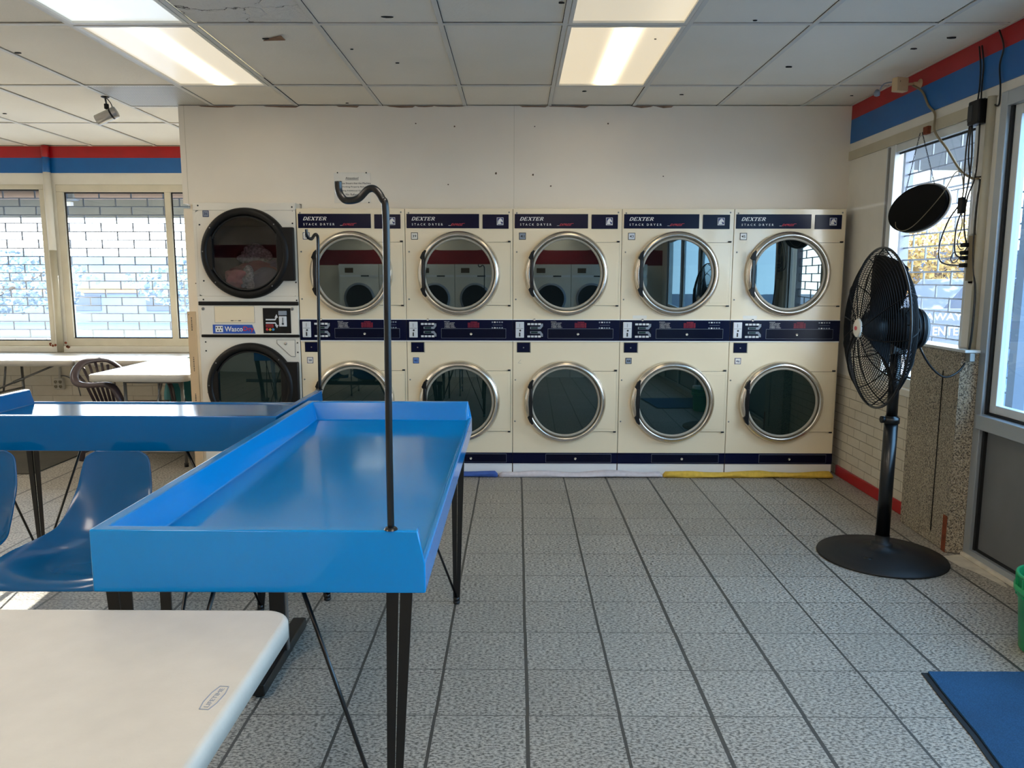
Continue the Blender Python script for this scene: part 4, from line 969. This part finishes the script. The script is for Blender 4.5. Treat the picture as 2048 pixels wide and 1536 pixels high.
b = MB(); folding_top(b, -3.215, -2.47, 5.655, 6.63, .742, .052, .06); link('table_top', b, t); folding_legs(t, -3.09, -2.49, 5.60, 6.6, .69, 'y')

# ================================================================== BROWN RESIN CHAIR
def resin_chair(cx, cy, ang, label, m='brown'):
    """monobloc armchair: facing local +x, origin at the seat centre on the floor"""
    t = thing('resin_armchair', (cx, cy, 0), label, 'chair')
    Rm = Matrix.Rotation(ang, 3, 'Z'); O = Vector((cx, cy, 0)); L = lambda p: O + Rm @ Vector(p)
    # local: x forward, y left
    b = MB(); b.prism([L(p) for p in ((-.2, -.21, .41), (.22, -.24, .43), (.24, -.2, .425), (.24, .2, .425), (.22, .24, .43), (-.2, .21, .41))], (0, 0, .014), m); link('seat', b, t)
    for sx, sy in ((1, 1), (1, -1), (-1, 1), (-1, -1)):
        b = MB(); b.tube([L((sx * .2 + (0 if sx > 0 else -.0), sy * .22, .42)), L((sx * .22, sy * .235, .2)), L((sx * .24, sy * .25, .0))], [.03, .026, .022], m, 8, flat=(1, .6)); link('leg', b, t)
    b = MB()
    hoop = smooth_path([L(p) for p in ((.24, .27, .42), (.2, .285, .56), (.12, .285, .635), (-.1, .28, .625), (-.22, .265, .64), (-.27, .225, .71), (-.29, .13, .775), (-.295, 0, .79), (-.29, -.13, .775), (-.27, -.225, .71), (-.22, -.265, .64), (-.1, -.28, .625), (.12, -.285, .635), (.2, -.285, .56), (.24, -.27, .42))], 7)
    b.tube(hoop, .024, m, 10, flat=(.75, 1.25)); link('back_hoop', b, t)
    b = MB()
    for k in range(7):
        s_ = -1 + 2 * k / 6; zt = .77 - .07 * s_ * s_
        b.tube([L((-.285, s_ * .19, zt)), L((-.25, s_ * .15, .62)), L((-.19, s_ * .11, .425))], .009, m, 6, flat=(1.4, .6))
    link('back_slats', b, t)
resin_chair(-3.19, 6.17, -.28, 'brown resin armchair with slatted back beside the end-on white table')

# teal tub tipped on its side under the window table
b = MB(); ax_ = Vector((-.12, -1, .22)).normalized(); b.lathe([(0, -.22), (.24, -.22), (.27, -.20), (.325, .10), (.355, .115), (.36, .10), (.345, .095), (.335, .09)], (-2.83, 6.93, .405), ax_, 'teal', 56); b.lathe([(.325, .095), (.26, -.17), (.22, -.19), (.1, -.185), (.09, -.17), (0, -.17)], (-2.83, 6.93, .405), ax_, 'teal', 56)
one('laundry_tub', b, 'round teal plastic tub standing on its rim behind the end-on white table', 'tub')

# far outlet with its conduit
t = thing('wall_socket', (-4.51, YF, .33), 'beige four-socket outlet on the far brick wall below the window', 'socket')
b = MB(); b.box(-4.56, -4.46, YF - .045, YF, .365, .475, 'white', .012); link('box', b, t)
b = MB()
for x in (-4.533, -4.487):
    for z in (.397, .443):
        b.lathe([(.018, 0), (.018, -.003), (0, -.003)], (x, YF - .045, z), 'y', 'beige', 16); b.box(x - .009, x - .005, YF - .0495, YF - .047, z - .003, z + .009, 'rubber'); b.box(x + .005, x + .009, YF - .0495, YF - .047, z - .003, z + .009, 'rubber'); b.box(x - .003, x + .003, YF - .0495, YF - .047, z - .012, z - .006, 'rubber')
link('socket_face', b, t)
b = MB(); b.cyl((-4.50, YF - .02, .475), (-4.50, YF - .02, .735), .012, 'white', 12); b.tube(smooth_path([(-4.49, YF - .02, .5), (-4.45, YF - .02, .5), (-4.38, YF - .03, .47), (-4.33, YF - .03, .42), (-4.31, YF - .02, .30)], 5), .006, 'steel', 8); link('conduit', b, t)

# floor mats
b = MB(); P_ = [(-3.61, 5.60), (-3.62, 6.62), (-4.5, 6.62), (-4.5, 5.75), (-3.80, 5.57), (-3.65, 5.57)]
b.prism([(x, y, .001) for x, y in P_], (0, 0, .009), 'carpet_grey'); one('floor_mat', b, 'dark ribbed mat on the floor near the far window table', 'mat')
t = thing('floor_mat', (2.0, 2.2, 0), 'blue carpet mat at the bottom right corner by the door', 'mat')
P_ = [(1.535, 2.70), (1.515, 2.55), (1.50, 2.42), (1.487, 2.3), (1.462, 2.15), (1.44, 1.95), (1.42, 1.75), (2.37, 1.73), (2.385, 2.705)]
b = MB(); b.prism([(x + (.006 if x < 2 else -.006), y - (.006 if y > 2.6 else 0), .004) for x, y in P_], (0, 0, .008), 'carpet_blue'); link('pile', b, t)
b = MB(); P2 = [(x - (.016 if x < 2 else -.012), y + (.0 if y > 2.6 else 0), .0008) for x, y in P_]; b.prism(P2, (0, 0, .0035), 'rubber'); link('backing', b, t)

# green bucket
t = thing('bucket', (2.13, 2.86, 0), 'green plastic bucket cut off by the right edge', 'bucket')
c = (2.13, 2.86, 0)
b = MB(); b.lathe([(0, .0), (.118, 0), (.124, .008), (.140, .215), (.146, .218), (.1475, .232), (.142, .236), (.145, .30), (.152, .302), (.153, .312), (.146, .315), (.142, .31), (.138, .22), (.12, .012), (0, .012)], c, 'z', 'green', 56)
for k in range(16):
    a = 2 * PI * k / 16; b.bar((c[0] + .144 * math.cos(a), c[1] + .144 * math.sin(a), .225), (c[0] + .149 * math.cos(a), c[1] + .149 * math.sin(a), .302), .006, .016, 'green', (math.cos(a), math.sin(a), 0))
link('pail', b, t)
b = MB(); b.lathe([(.1505, .238), (.157, .24), (.158, .262), (.1505, .264)], c, 'z', 'green', 56); link('handle_band', b, t)
b = MB(); b.lathe([(0, .20), (.05, .2), (.056, .21), (.056, .335), (.05, .35), (.02, .355), (.018, .33), (0, .33)], (2.045, 2.83, .0), 'z', 'wipes', 32); one('wipes_roll', b, 'white roll standing up out of the green bucket', 'roll')
# ================================================================== PEDESTAL FAN
t = thing('pedestal_fan', (1.94, 3.92, 0), 'large black pedestal fan with wire cage and round base', 'fan')
BCX, BCY = 1.945, 3.925
b = MB(); b.lathe([(0, .0), (.315, 0), (.322, .004), (.318, .012), (.245, .022), (.225, .034), (.12, .05), (.055, .06), (.055, .074), (.05, .08), (.036, .084), (.036, .12)], (BCX, BCY, 0), 'z', 'rubber', 80)
b.lathe([(.022, 0), (.02, .003), (0, .0035)], (BCX - .13, BCY - .13, .038), 'z', 'black', 20); link('base', b, t)
b = MB(); b.cyl((BCX, BCY, .08), (BCX + .004, BCY, .74), .034, 'black', 28); b.cyl((BCX + .004, BCY, .74), (BCX + .006, BCY, 1.13), .027, 'black', 24); b.lathe([(.034, 0), (.04, .002), (.04, .03), (.028, .04)], (BCX + .004, BCY, .72), 'z', 'black', 24); link('pole', b, t)
b = MB(); b.cyl((BCX - .05, BCY, .74), (BCX - .03, BCY, .74), .018, 'black_matt', 14); link('knob', b, t)
FC = Vector((1.84, 3.92, 1.213)); ax = Vector((-1, .08, .0)).normalized(); sd = Vector((0, 0, 1)).cross(ax).normalized(); upv = Vector((0, 0, 1)); RF = .405
def fp(r, a, h): return FC + ax * h + (sd * math.cos(a) + upv * math.sin(a)) * r
def fprof(r): u = r / RF; return .092 * (1 - max(0, (u - .12) / .88) ** 3.2) if u > .12 else .092
def rprof(r): u = r / RF; return -.10 * (1 - max(0, (u - .3) / .7) ** 3.2) if u > .3 else -.10
for nm, pf, r0 in (('front_cage', fprof, .06), ('rear_cage', rprof, .12)):
    b = MB(); nr = 30
    for k in range(nr):
        r = r0 + (RF - .004 - r0) * k / (nr - 1)
        b.tube([fp(r, 2 * PI * i / 64, pf(r)) for i in range(64)], .0017, 'cage', 5, closed=True)
    for k in range(12):
        a = 2 * PI * k / 12 + .2
        b.tube([fp(r0 + (RF - r0) * i / 14, a + .25 * (i / 14) * (1 if nm[0] == 'f' else -1), pf(r0 + (RF - r0) * i / 14) + (.002 if nm[0] == 'f' else -.002)) for i in range(15)], .003, 'cage', 6)
    link(nm, b, t)
b = MB(); b.tube([fp(RF, 2 * PI * i / 80, 0) for i in range(80)], .006, 'black', 8, closed=True); link('cage_rim', b, t)
b = MB(); b.lathe([(0, .104), (.040, .104), (.046, .100), (.048, .088), (.0, .088)], FC, ax, 'paper', 32); o = link('badge', b, t)
b = MB(); vs = b.lathe([(0, .1048), (.02, .1048)], FC, ax, 'lettering_red', 16); 
for v in vs: v.co.z = FC.z + (v.co.z - FC.z) * .55
link('badge_print', b, o)
b = MB(); b.lathe([(0, .05), (.05, .05), (.06, .035), (.065, -.03), (0, -.03)], FC, ax, 'black_matt', 32); link('hub', b, t)
for k in range(3):
    a0 = 2 * PI * k / 3 + 1.0; b = MB(); nu, nv = 10, 8; g = []
    for i in range(nu + 1):
        u = i / nu; r = .055 + .315 * u; wd = (.20 + .26 * math.sin(min(1, u * 1.15) * PI * .72)) * (1 - .12 * u); row = []
        for j in range(nv + 1):
            v = -1 + 2 * j / nv; aa = a0 + v * wd * (.95 if u < .95 else .8) + u * .25
            row.append(b.bm.verts.new(fp(r, aa, v * .06 * (1 - .3 * u) - .005)))
        g.append(row)
    fs = [b.bm.faces.new((g[i][j], g[i + 1][j], g[i + 1][j + 1], g[i][j + 1])) for i in range(nu) for j in range(nv)]
    b._fin([], fs, 'cage', True); o = link('blade', b, t); md = o.modifiers.new('t', 'SOLIDIFY'); md.thickness = .003; md.offset = 0
b = MB(); b.lathe([(0, -.03), (.05, -.03), (.088, -.088), (.09, -.1), (0, -.1)], FC, ax, 'cage', 36); link('motor_shroud', b, t)
b = MB(); b.lathe([(0, -.085), (.07, -.085), (.098, -.1), (.102, -.13), (.102, -.19), (.098, -.21), (.085, -.225), (.05, -.235), (0, -.237)], FC, ax, 'black_matt', 40, ms=['cage'] * 5 + ['door_panel'] * 3)
for h_ in (-.125, -.145, -.165, -.185): b.lathe([(.102, h_), (.107, h_ - .002), (.107, h_ - .006), (.102, h_ - .008)], FC, ax, 'black', 40)
b.box(BCX - .03, BCX + .045, BCY - .03, BCY + .03, 1.08, 1.15, 'black', .006); b.lathe([(0, .0), (.01, 0), (.008, .006), (0, .008)], FC - ax * .15 + sd * -.10 + Vector((0, 0, .05)), 'z', 'steel', 10); link('motor', b, t)
b = MB(); P_ = [(2.045, 3.90, 1.15), (2.07, 3.90, 1.09), (2.14, 3.93, 1.01), (2.22, 3.95, .96), (2.30, 3.97, .985), (2.35, 3.985, 1.06), (2.36, 3.98, 1.2), (2.37, 4.0, 1.4), (2.37, 4.04, 1.58), (2.37, 4.05, 1.8), (2.375, 4.045, 1.97)]
b.tube(smooth_path(P_, 6), .0055, 'black', 8); link('power_cord', b, t)

# ================================================================== THINGS ON THE RIGHT WALL
# oval lit sign hanging in the window, seen from its black back
t = thing('hanging_sign', (2.36, 4.62, 1.86), 'black oval sign seen from behind, hanging on two chains in the right window', 'sign')
def ell(x, a, bb, y0=4.622, z0=1.872, tilt=.06, n=48): return [(x, y0 + a * math.cos(2 * PI * k / n) * math.cos(tilt) - bb * math.sin(2 * PI * k / n) * math.sin(tilt) * -1, z0 - a * math.cos(2 * PI * k / n) * math.sin(tilt) + bb * math.sin(2 * PI * k / n)) for k in range(n)]
b = MB(); b.prism(ell(2.345, .325, .130), (.022, 0, 0), 'sign_black', True); link('back_shell', b, t)
b = MB(); b.prism(ell(2.367, .333, .137), (.012, 0, 0), 'plate_light', True); link('face_rim', b, t)
for y0, z0, y1, z1 in ((4.662, 2.31, 4.79, 1.975), (4.64, 2.31, 4.455, 1.985)):
    b = MB(); n = 26
    for k in range(n):
        u = (k + .5) / n; c = Vector((2.365, y0 + (y1 - y0) * u, z0 + (z1 - z0) * u)); d = Vector((0, y1 - y0, z1 - z0)).normalized(); q = Vector((1, 0, 0)) if k % 2 else Vector((0, 0, 1)).cross(Vector((1, 0, 0))).normalized()
        b.tube([c + d * .0085 * math.cos(a) + q * .0035 * math.sin(a) for a in [2 * PI * i / 8 for i in range(8)]], .0013, 'rubber', 4, closed=True)
    link('chain', b, t)
b = MB(); b.box(2.385, 2.41, 4.625, 4.675, 2.30, 2.345, 'rust', .004); link('hanger_bracket', b, t)
b = MB(); b.tube(smooth_path([(2.338, 4.83, 1.81), (2.33, 4.80, 1.775), (2.33, 4.72, 1.75), (2.33, 4.6, 1.77), (2.33, 4.45, 1.84), (2.33, 4.3, 1.93), (2.33, 4.2, 2.02), (2.34, 4.16, 2.015), (2.345, 4.14, 1.95), (2.35, 4.145, 1.87)], 6), .0022, 'tan_cable', 6)
b.box(2.335, 2.36, 4.125, 4.165, 1.805, 1.89, 'black_matt', .005)
b.tube(smooth_path([(2.35, 4.145, 1.81), (2.35, 4.13, 1.74), (2.35, 4.16, 1.66), (2.35, 4.13, 1.62), (2.35, 4.10, 1.62)], 5), .0025, 'black', 6); link('lead', b, t)

# adapter and wires on the post
t = thing('power_adapter', (2.37, 4.1, 2.25), 'black power adapter block with hanging wires, high on the post by the storefront', 'adapter')
b = MB(); b.box(2.345, 2.40, 4.055, 4.155, 2.25, 2.372, 'black_matt', .008); b.box(2.343, 2.346, 4.11, 4.15, 2.27, 2.35, 'black', .004); link('housing', b, t)
for P_ in ([(2.39, 4.175, 2.655), (2.40, 4.165, 2.55), (2.40, 4.16, 2.45), (2.385, 4.14, 2.38)], [(2.395, 4.16, 2.655), (2.405, 4.15, 2.56), (2.405, 4.15, 2.45), (2.39, 4.12, 2.38)],
           [(2.40, 4.03, 2.69), (2.405, 3.99, 2.60), (2.405, 4.01, 2.52), (2.40, 3.98, 2.40), (2.395, 3.975, 2.32), (2.39, 4.02, 2.34), (2.385, 4.08, 2.375)],
           [(2.36, 4.15, 2.27), (2.36, 4.165, 2.15), (2.36, 4.165, 2.0), (2.36, 4.17, 1.88), (2.355, 4.27, 1.78), (2.355, 4.34, 1.66), (2.355, 4.33, 1.57), (2.36, 4.25, 1.54), (2.37, 4.12, 1.535)],
           [(2.36, 4.13, 2.25), (2.36, 4.11, 2.1), (2.36, 4.12, 1.97), (2.36, 4.15, 1.85), (2.36, 4.2, 1.73), (2.36, 4.19, 1.6), (2.37, 4.12, 1.572)],
           [(2.37, 4.08, 2.25), (2.37, 4.075, 2.1), (2.37, 4.085, 1.98), (2.36, 4.12, 1.88), (2.36, 4.13, 1.75), (2.365, 4.10, 1.64)],
           [(2.36, 4.14, 2.26), (2.36, 4.14, 2.1), (2.36, 4.11, 1.99)]):
    b = MB(); b.tube(smooth_path(P_, 6), .0042, 'black', 7); link('wire', b, t)
b = MB(); b.tube(smooth_path([(2.37, 4.11, 1.60), (2.355, 4.19, 1.605), (2.355, 4.22, 1.57), (2.355, 4.18, 1.55), (2.36, 4.13, 1.59), (2.37, 4.10, 1.63)], 6), .0028, 'black', 6); link('looped_wire', b, t)
# beige socket strip
t = thing('socket_strip', (2.385, 4.07, 1.45), 'beige socket strip with black plugs, fixed beside the right window', 'socket')
b = MB(); b.box(2.37, 2.41, 4.03, 4.10, 1.452, 1.69, 'tan_cable', .004); b.box(2.40, 2.42, 4.03, 4.12, 1.44, 1.70, 'beige'); link('box', b, t)
for z in (1.535, 1.572, 1.60, 1.64):
    b = MB(); b.box(2.345, 2.372, 4.085, 4.125, z - .011, z + .011, 'black_matt', .004); link('plug', b, t)
# tan cable from the camera to the adapter wires
b = MB(); b.tube(smooth_path([(2.37, 4.80, 2.61), (2.40, 4.74, 2.56), (2.41, 4.68, 2.47), (2.40, 4.58, 2.40), (2.39, 4.55, 2.30), (2.385, 4.40, 2.18), (2.38, 4.25, 2.05), (2.375, 4.12, 1.985), (2.375, 4.06, 1.975)], 6), .0065, 'tan_cable', 8); b.cyl((2.375, 4.085, 1.985), (2.38, 4.02, 1.98), .004, 'rubber', 6)
one('hanging_cable', b, 'tan cable sagging from the beige camera to the wires by the window', 'cable')
# beige box camera on the painted band
t = thing('wall_camera', (2.33, 4.78, 2.58), 'small beige box camera on the red and blue band at upper right', 'camera')
b = MB(); vs = b.box(2.235, 2.32, 4.745, 4.79, 2.565, 2.645, 'tan', .005); b.rot(vs, (2.28, 4.77, 2.6), .3, 'z'); link('housing', b, t)
b = MB(); b.lathe([(.007, 0), (.006, -.003), (0, -.003)], (2.262, 4.742, 2.62), 'y', 'rubber', 12); link('lens', b, t)
b = MB(); b.lathe([(.028, 0), (.026, -.006), (.012, -.01), (.01, -.04), (0, -.04)], (2.414, 4.80, 2.62), 'x', 'tan', 20); b.cyl((2.38, 4.8, 2.62), (2.31, 4.78, 2.61), .008, 'tan', 10); link('bracket', b, t)
b = MB(); b.tube(smooth_path([(2.25, 4.80, 2.63), (2.22, 4.85, 2.63), (2.21, 4.88, 2.6)], 4), .004, 'plate_grey', 6); b.lathe([(0, 0), (.016, .006), (.018, .025), (.01, .04), (0, .045)], (2.20, 4.89, 2.565), 'z', 'plate_grey', 16); link('sensor_bulb', b, t)
# silver bullet camera under the ceiling
t = thing('ceiling_camera', (-2.83, 5.47, 2.5), 'silver cylindrical camera hanging from the ceiling at upper left', 'camera')
b = MB(); b.lathe([(.028, 0), (.026, -.006), (.01, -.012), (0, -.012)], (-2.83, 5.47, 2.694), 'z', 'black', 20); b.cyl((-2.83, 5.47, 2.69), (-2.815, 5.46, 2.60), .006, 'steel', 8); b.box(-2.833, -2.808, 5.45, 5.475, 2.61, 2.645, 'black_matt', .004); b.cyl((-2.818, 5.46, 2.61), (-2.80, 5.44, 2.575), .007, 'black', 8); link('mount', b, t)
b = MB(); d_ = Vector((.86, .12, .42)).normalized(); c_ = Vector((-2.79, 5.42, 2.56))
b.lathe([(0, -.085), (.034, -.085), (.037, -.08), (.037, .055), (.035, .06), (0, .062)], c_, d_, 'silver', 36); link('housing', b, t)
b = MB(); b.lathe([(.0375, .02), (.0378, .022), (.0378, .03), (.0375, .032)], c_, d_, 'rubber', 36); b.lathe([(0, -.087), (.026, -.087)], c_, d_, 'rubber', 24); link('band', b, t)
b = MB(); b.tube(smooth_path([(-2.825, 5.468, 2.69), (-2.79, 5.46, 2.65), (-2.765, 5.43, 2.61), (-2.76, 5.42, 2.585), (-2.745, 5.425, 2.57)], 5), .003, 'black', 6); link('cable', b, t)

# ================================================================== OUTSIDE
b = MB(); b.box(-60, 60, -30, 120, -.2, -.13, 'asphalt'); o = struct('ground', b, 'paved ground outside')
b = MB(); b.box(-12, XR + .9, YF + .14, 9.35, 2.62, 2.72, 'canopy'); b.box(-12, XR + 1.0, 9.3, 9.4, 2.17, 2.72, 'canopy'); b.box(XR + .13, 4.3, 4.6, YF + .14, 2.5, 2.6, 'canopy'); b.box(4.25, 4.35, 4.6, 9.4, 2.36, 2.6, 'canopy')
for k in range(8): b.box(-11 + k * 1.7, -10.94 + k * 1.7, YF + .14, 9.3, 2.56, 2.62, 'canopy')
struct('trim_8', b, 'canopy over the pavement outside')
b = MB(); b.cyl((-12, 8.9, 2.40), (-2.6, 8.9, 2.40), .06, 'duct', 16); b.box(-5.35, -5.0, 8.83, 8.97, 2.33, 2.47, 'steel', .02); b.box(-5.2, -5.05, 8.84, 8.9, 2.27, 2.31, 'lettering')
struct('trim_9', b, 'brown pipe under the canopy')

def grille(name, axis, c, a0, a1, z0, z1, label, dz=.0807, dx=.316):
    b = MB(); z = z0; r = 0
    while z < z1:
        if axis == 'x': b.tube([(a0, c, z), (a1, c, z)], .0055, 'grille', 6)
        else: b.tube([(c, a0, z), (c, a1, z)], .0055, 'grille', 6)
        a = a0 + (dx / 2 if r % 2 else 0) + .05
        while a < a1:
            if axis == 'x': b.box(a - .006, a + .006, c - .004, c + .004, z - .006, z + dz + .006, 'grille')
            else: b.box(c - .004, c + .004, a - .006, a + .006, z - .006, z + dz + .006, 'grille')
            a += dx
        z += dz; r += 1
    for a in (a0, a1):
        if axis == 'y': b.box(c - .03, c + .03, a - .03, a + .03, z0, z1, 'grille')
        else: b.box(a - .03, a + .03, c - .03, c + .03, z0, z1, 'grille')
    return one(name, b, label, 'security grille', 'roll-down security grilles outside the windows')
grille('security_grille', 'x', YF + .20, XL, -2.46, .78, 2.42, 'steel brick-pattern security grille outside the far windows')
grille('security_grille', 'y', XR + .20, 3.99, 5.3, .78, 2.42, 'steel brick-pattern security grille outside the right window')

def tree(x, y, h_, r, lm, label, seed, n=3000):
    rnd = random.Random(seed); t = thing('tree', (x, y, -.13), label, 'tree', 'trees beyond the car park')
    b = MB(); b.tube([(x, y, -.13), (x + .05, y, h_ * .4), (x - .05, y + .05, h_ * .75)], [.06, .05, .03], 'bark', 8)
    for k in range(5): a = rnd.uniform(0, 6.28); b.tube([(x, y, h_ * .4), (x + math.cos(a) * r * .6, y + math.sin(a) * r * .6, h_ * .75)], [.05, .02], 'bark', 6)
    link('trunk', b, t)
    b = MB()
    for k in range(n):
        while True:
            p = Vector((rnd.uniform(-1, 1), rnd.uniform(-1, 1), rnd.uniform(-1, 1)))
            if .35 < p.length < 1 + .15 * math.sin(p.x * 7 + p.z * 5): break
        p = Vector((x, y, h_ * .62)) + Vector((p.x * r, p.y * r, p.z * h_ * .38)); s_ = rnd.uniform(.05, .10)
        u = Vector((rnd.gauss(0, 1), rnd.gauss(0, 1), rnd.gauss(0, 1))).normalized(); v = u.orthogonal().normalized()
        b.quad([p - u * s_, p + v * s_ * .6, p + u * s_, p - v * s_ * .6], lm)
    link('foliage', b, t)
tree(8.0, 19.5, 3.4, 1.35, 'leaf_orange', 'orange autumn tree seen through the right window, left of the others', 1)
tree(10.9, 20.2, 3.2, 1.35, 'leaf_yellow', 'yellow autumn tree seen through the middle of the right window', 2)
tree(5.2, 17.8, 3.0, 1.0, 'leaf_green', 'green and bronze tree behind the top of the fan', 3)
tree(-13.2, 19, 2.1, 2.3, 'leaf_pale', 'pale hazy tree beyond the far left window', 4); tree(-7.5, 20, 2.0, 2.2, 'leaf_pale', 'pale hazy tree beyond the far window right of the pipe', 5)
def building(x0, x1, y0, y1, h_, label, wm='far_grey'):
    t = thing('building', ((x0 + x1) / 2, (y0 + y1) / 2, -.13), label, 'building')
    b = MB(); b.box(x0, x1, y0, y1, -.13, h_, wm); link('wall', b, t)
    b = MB(); b.box(x0 - .1, x1 + .1, y0 - .12, y0, h_ * .42, h_ * .5, 'orange'); link('orange_band', b, t)
    for k in range(int((x1 - x0) / 3)): b = MB(); b.box(x0 + 1 + k * 3, x0 + 2.4 + k * 3, y0 - .04, y0 + .02, .3, h_ * .38, 'signgrey'); link('window', b, t)
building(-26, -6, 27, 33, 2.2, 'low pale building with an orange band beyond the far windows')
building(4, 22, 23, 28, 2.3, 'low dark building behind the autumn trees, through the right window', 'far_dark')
# fence and sign across the lane at the right
t = thing('lane_sign', (7.6, 12.0, -.13), 'grey sign reading DO NOT ENTER seen low through the right window', 'sign')
b = MB(); b.box(5.65, 7.15, 12.0, 12.04, .42, 1.0, 'signgrey', .01); link('board', b, t)
b = MB(); b.text('TOW AWAY', 5.85, 11.998, .82, 1.1, .11, 'sign_text', bold=.02); b.text('DO NOT ENTER', 5.76, 11.998, .58, 1.25, .14, 'sign_text', bold=.02); link('lettering', b, t)
for x in (5.75, 7.05): b = MB(); b.box(x - .03, x + .03, 12.04, 12.1, -.13, .98, 'steel'); link('post', b, t)
t = thing('parked_van', (9.6, 15.2, -.13), 'grey-blue van parked beyond the lane, seen through the right window', 'van')
b = MB(); b.prism([(7.4, 14.2, .15), (7.4, 14.2, .75), (7.8, 14.2, .85), (8.3, 14.2, 1.45), (11.2, 14.2, 1.5), (11.6, 14.2, 1.3), (11.7, 14.2, .2)], (0, 1.7, 0), 'far_dark'); link('body', b, t)
b = MB(); b.prism([(8.15, 14.19, .88), (8.5, 14.19, 1.36), (9.5, 14.19, 1.4), (9.5, 14.19, .88)], (0, .02, 0), 'rubber'); b.prism([(9.6, 14.19, .88), (9.6, 14.19, 1.4), (11.2, 14.19, 1.4), (11.4, 14.19, .88)], (0, .02, 0), 'rubber'); link('side_windows', b, t)
for x in (8.2, 10.9): b = MB(); b.lathe([(0, 0), (.2, 0), (.3, .02), (.3, .18), (0, .18)], (x, 14.15, .17), 'y', 'rubber', 28); link('wheel', b, t)
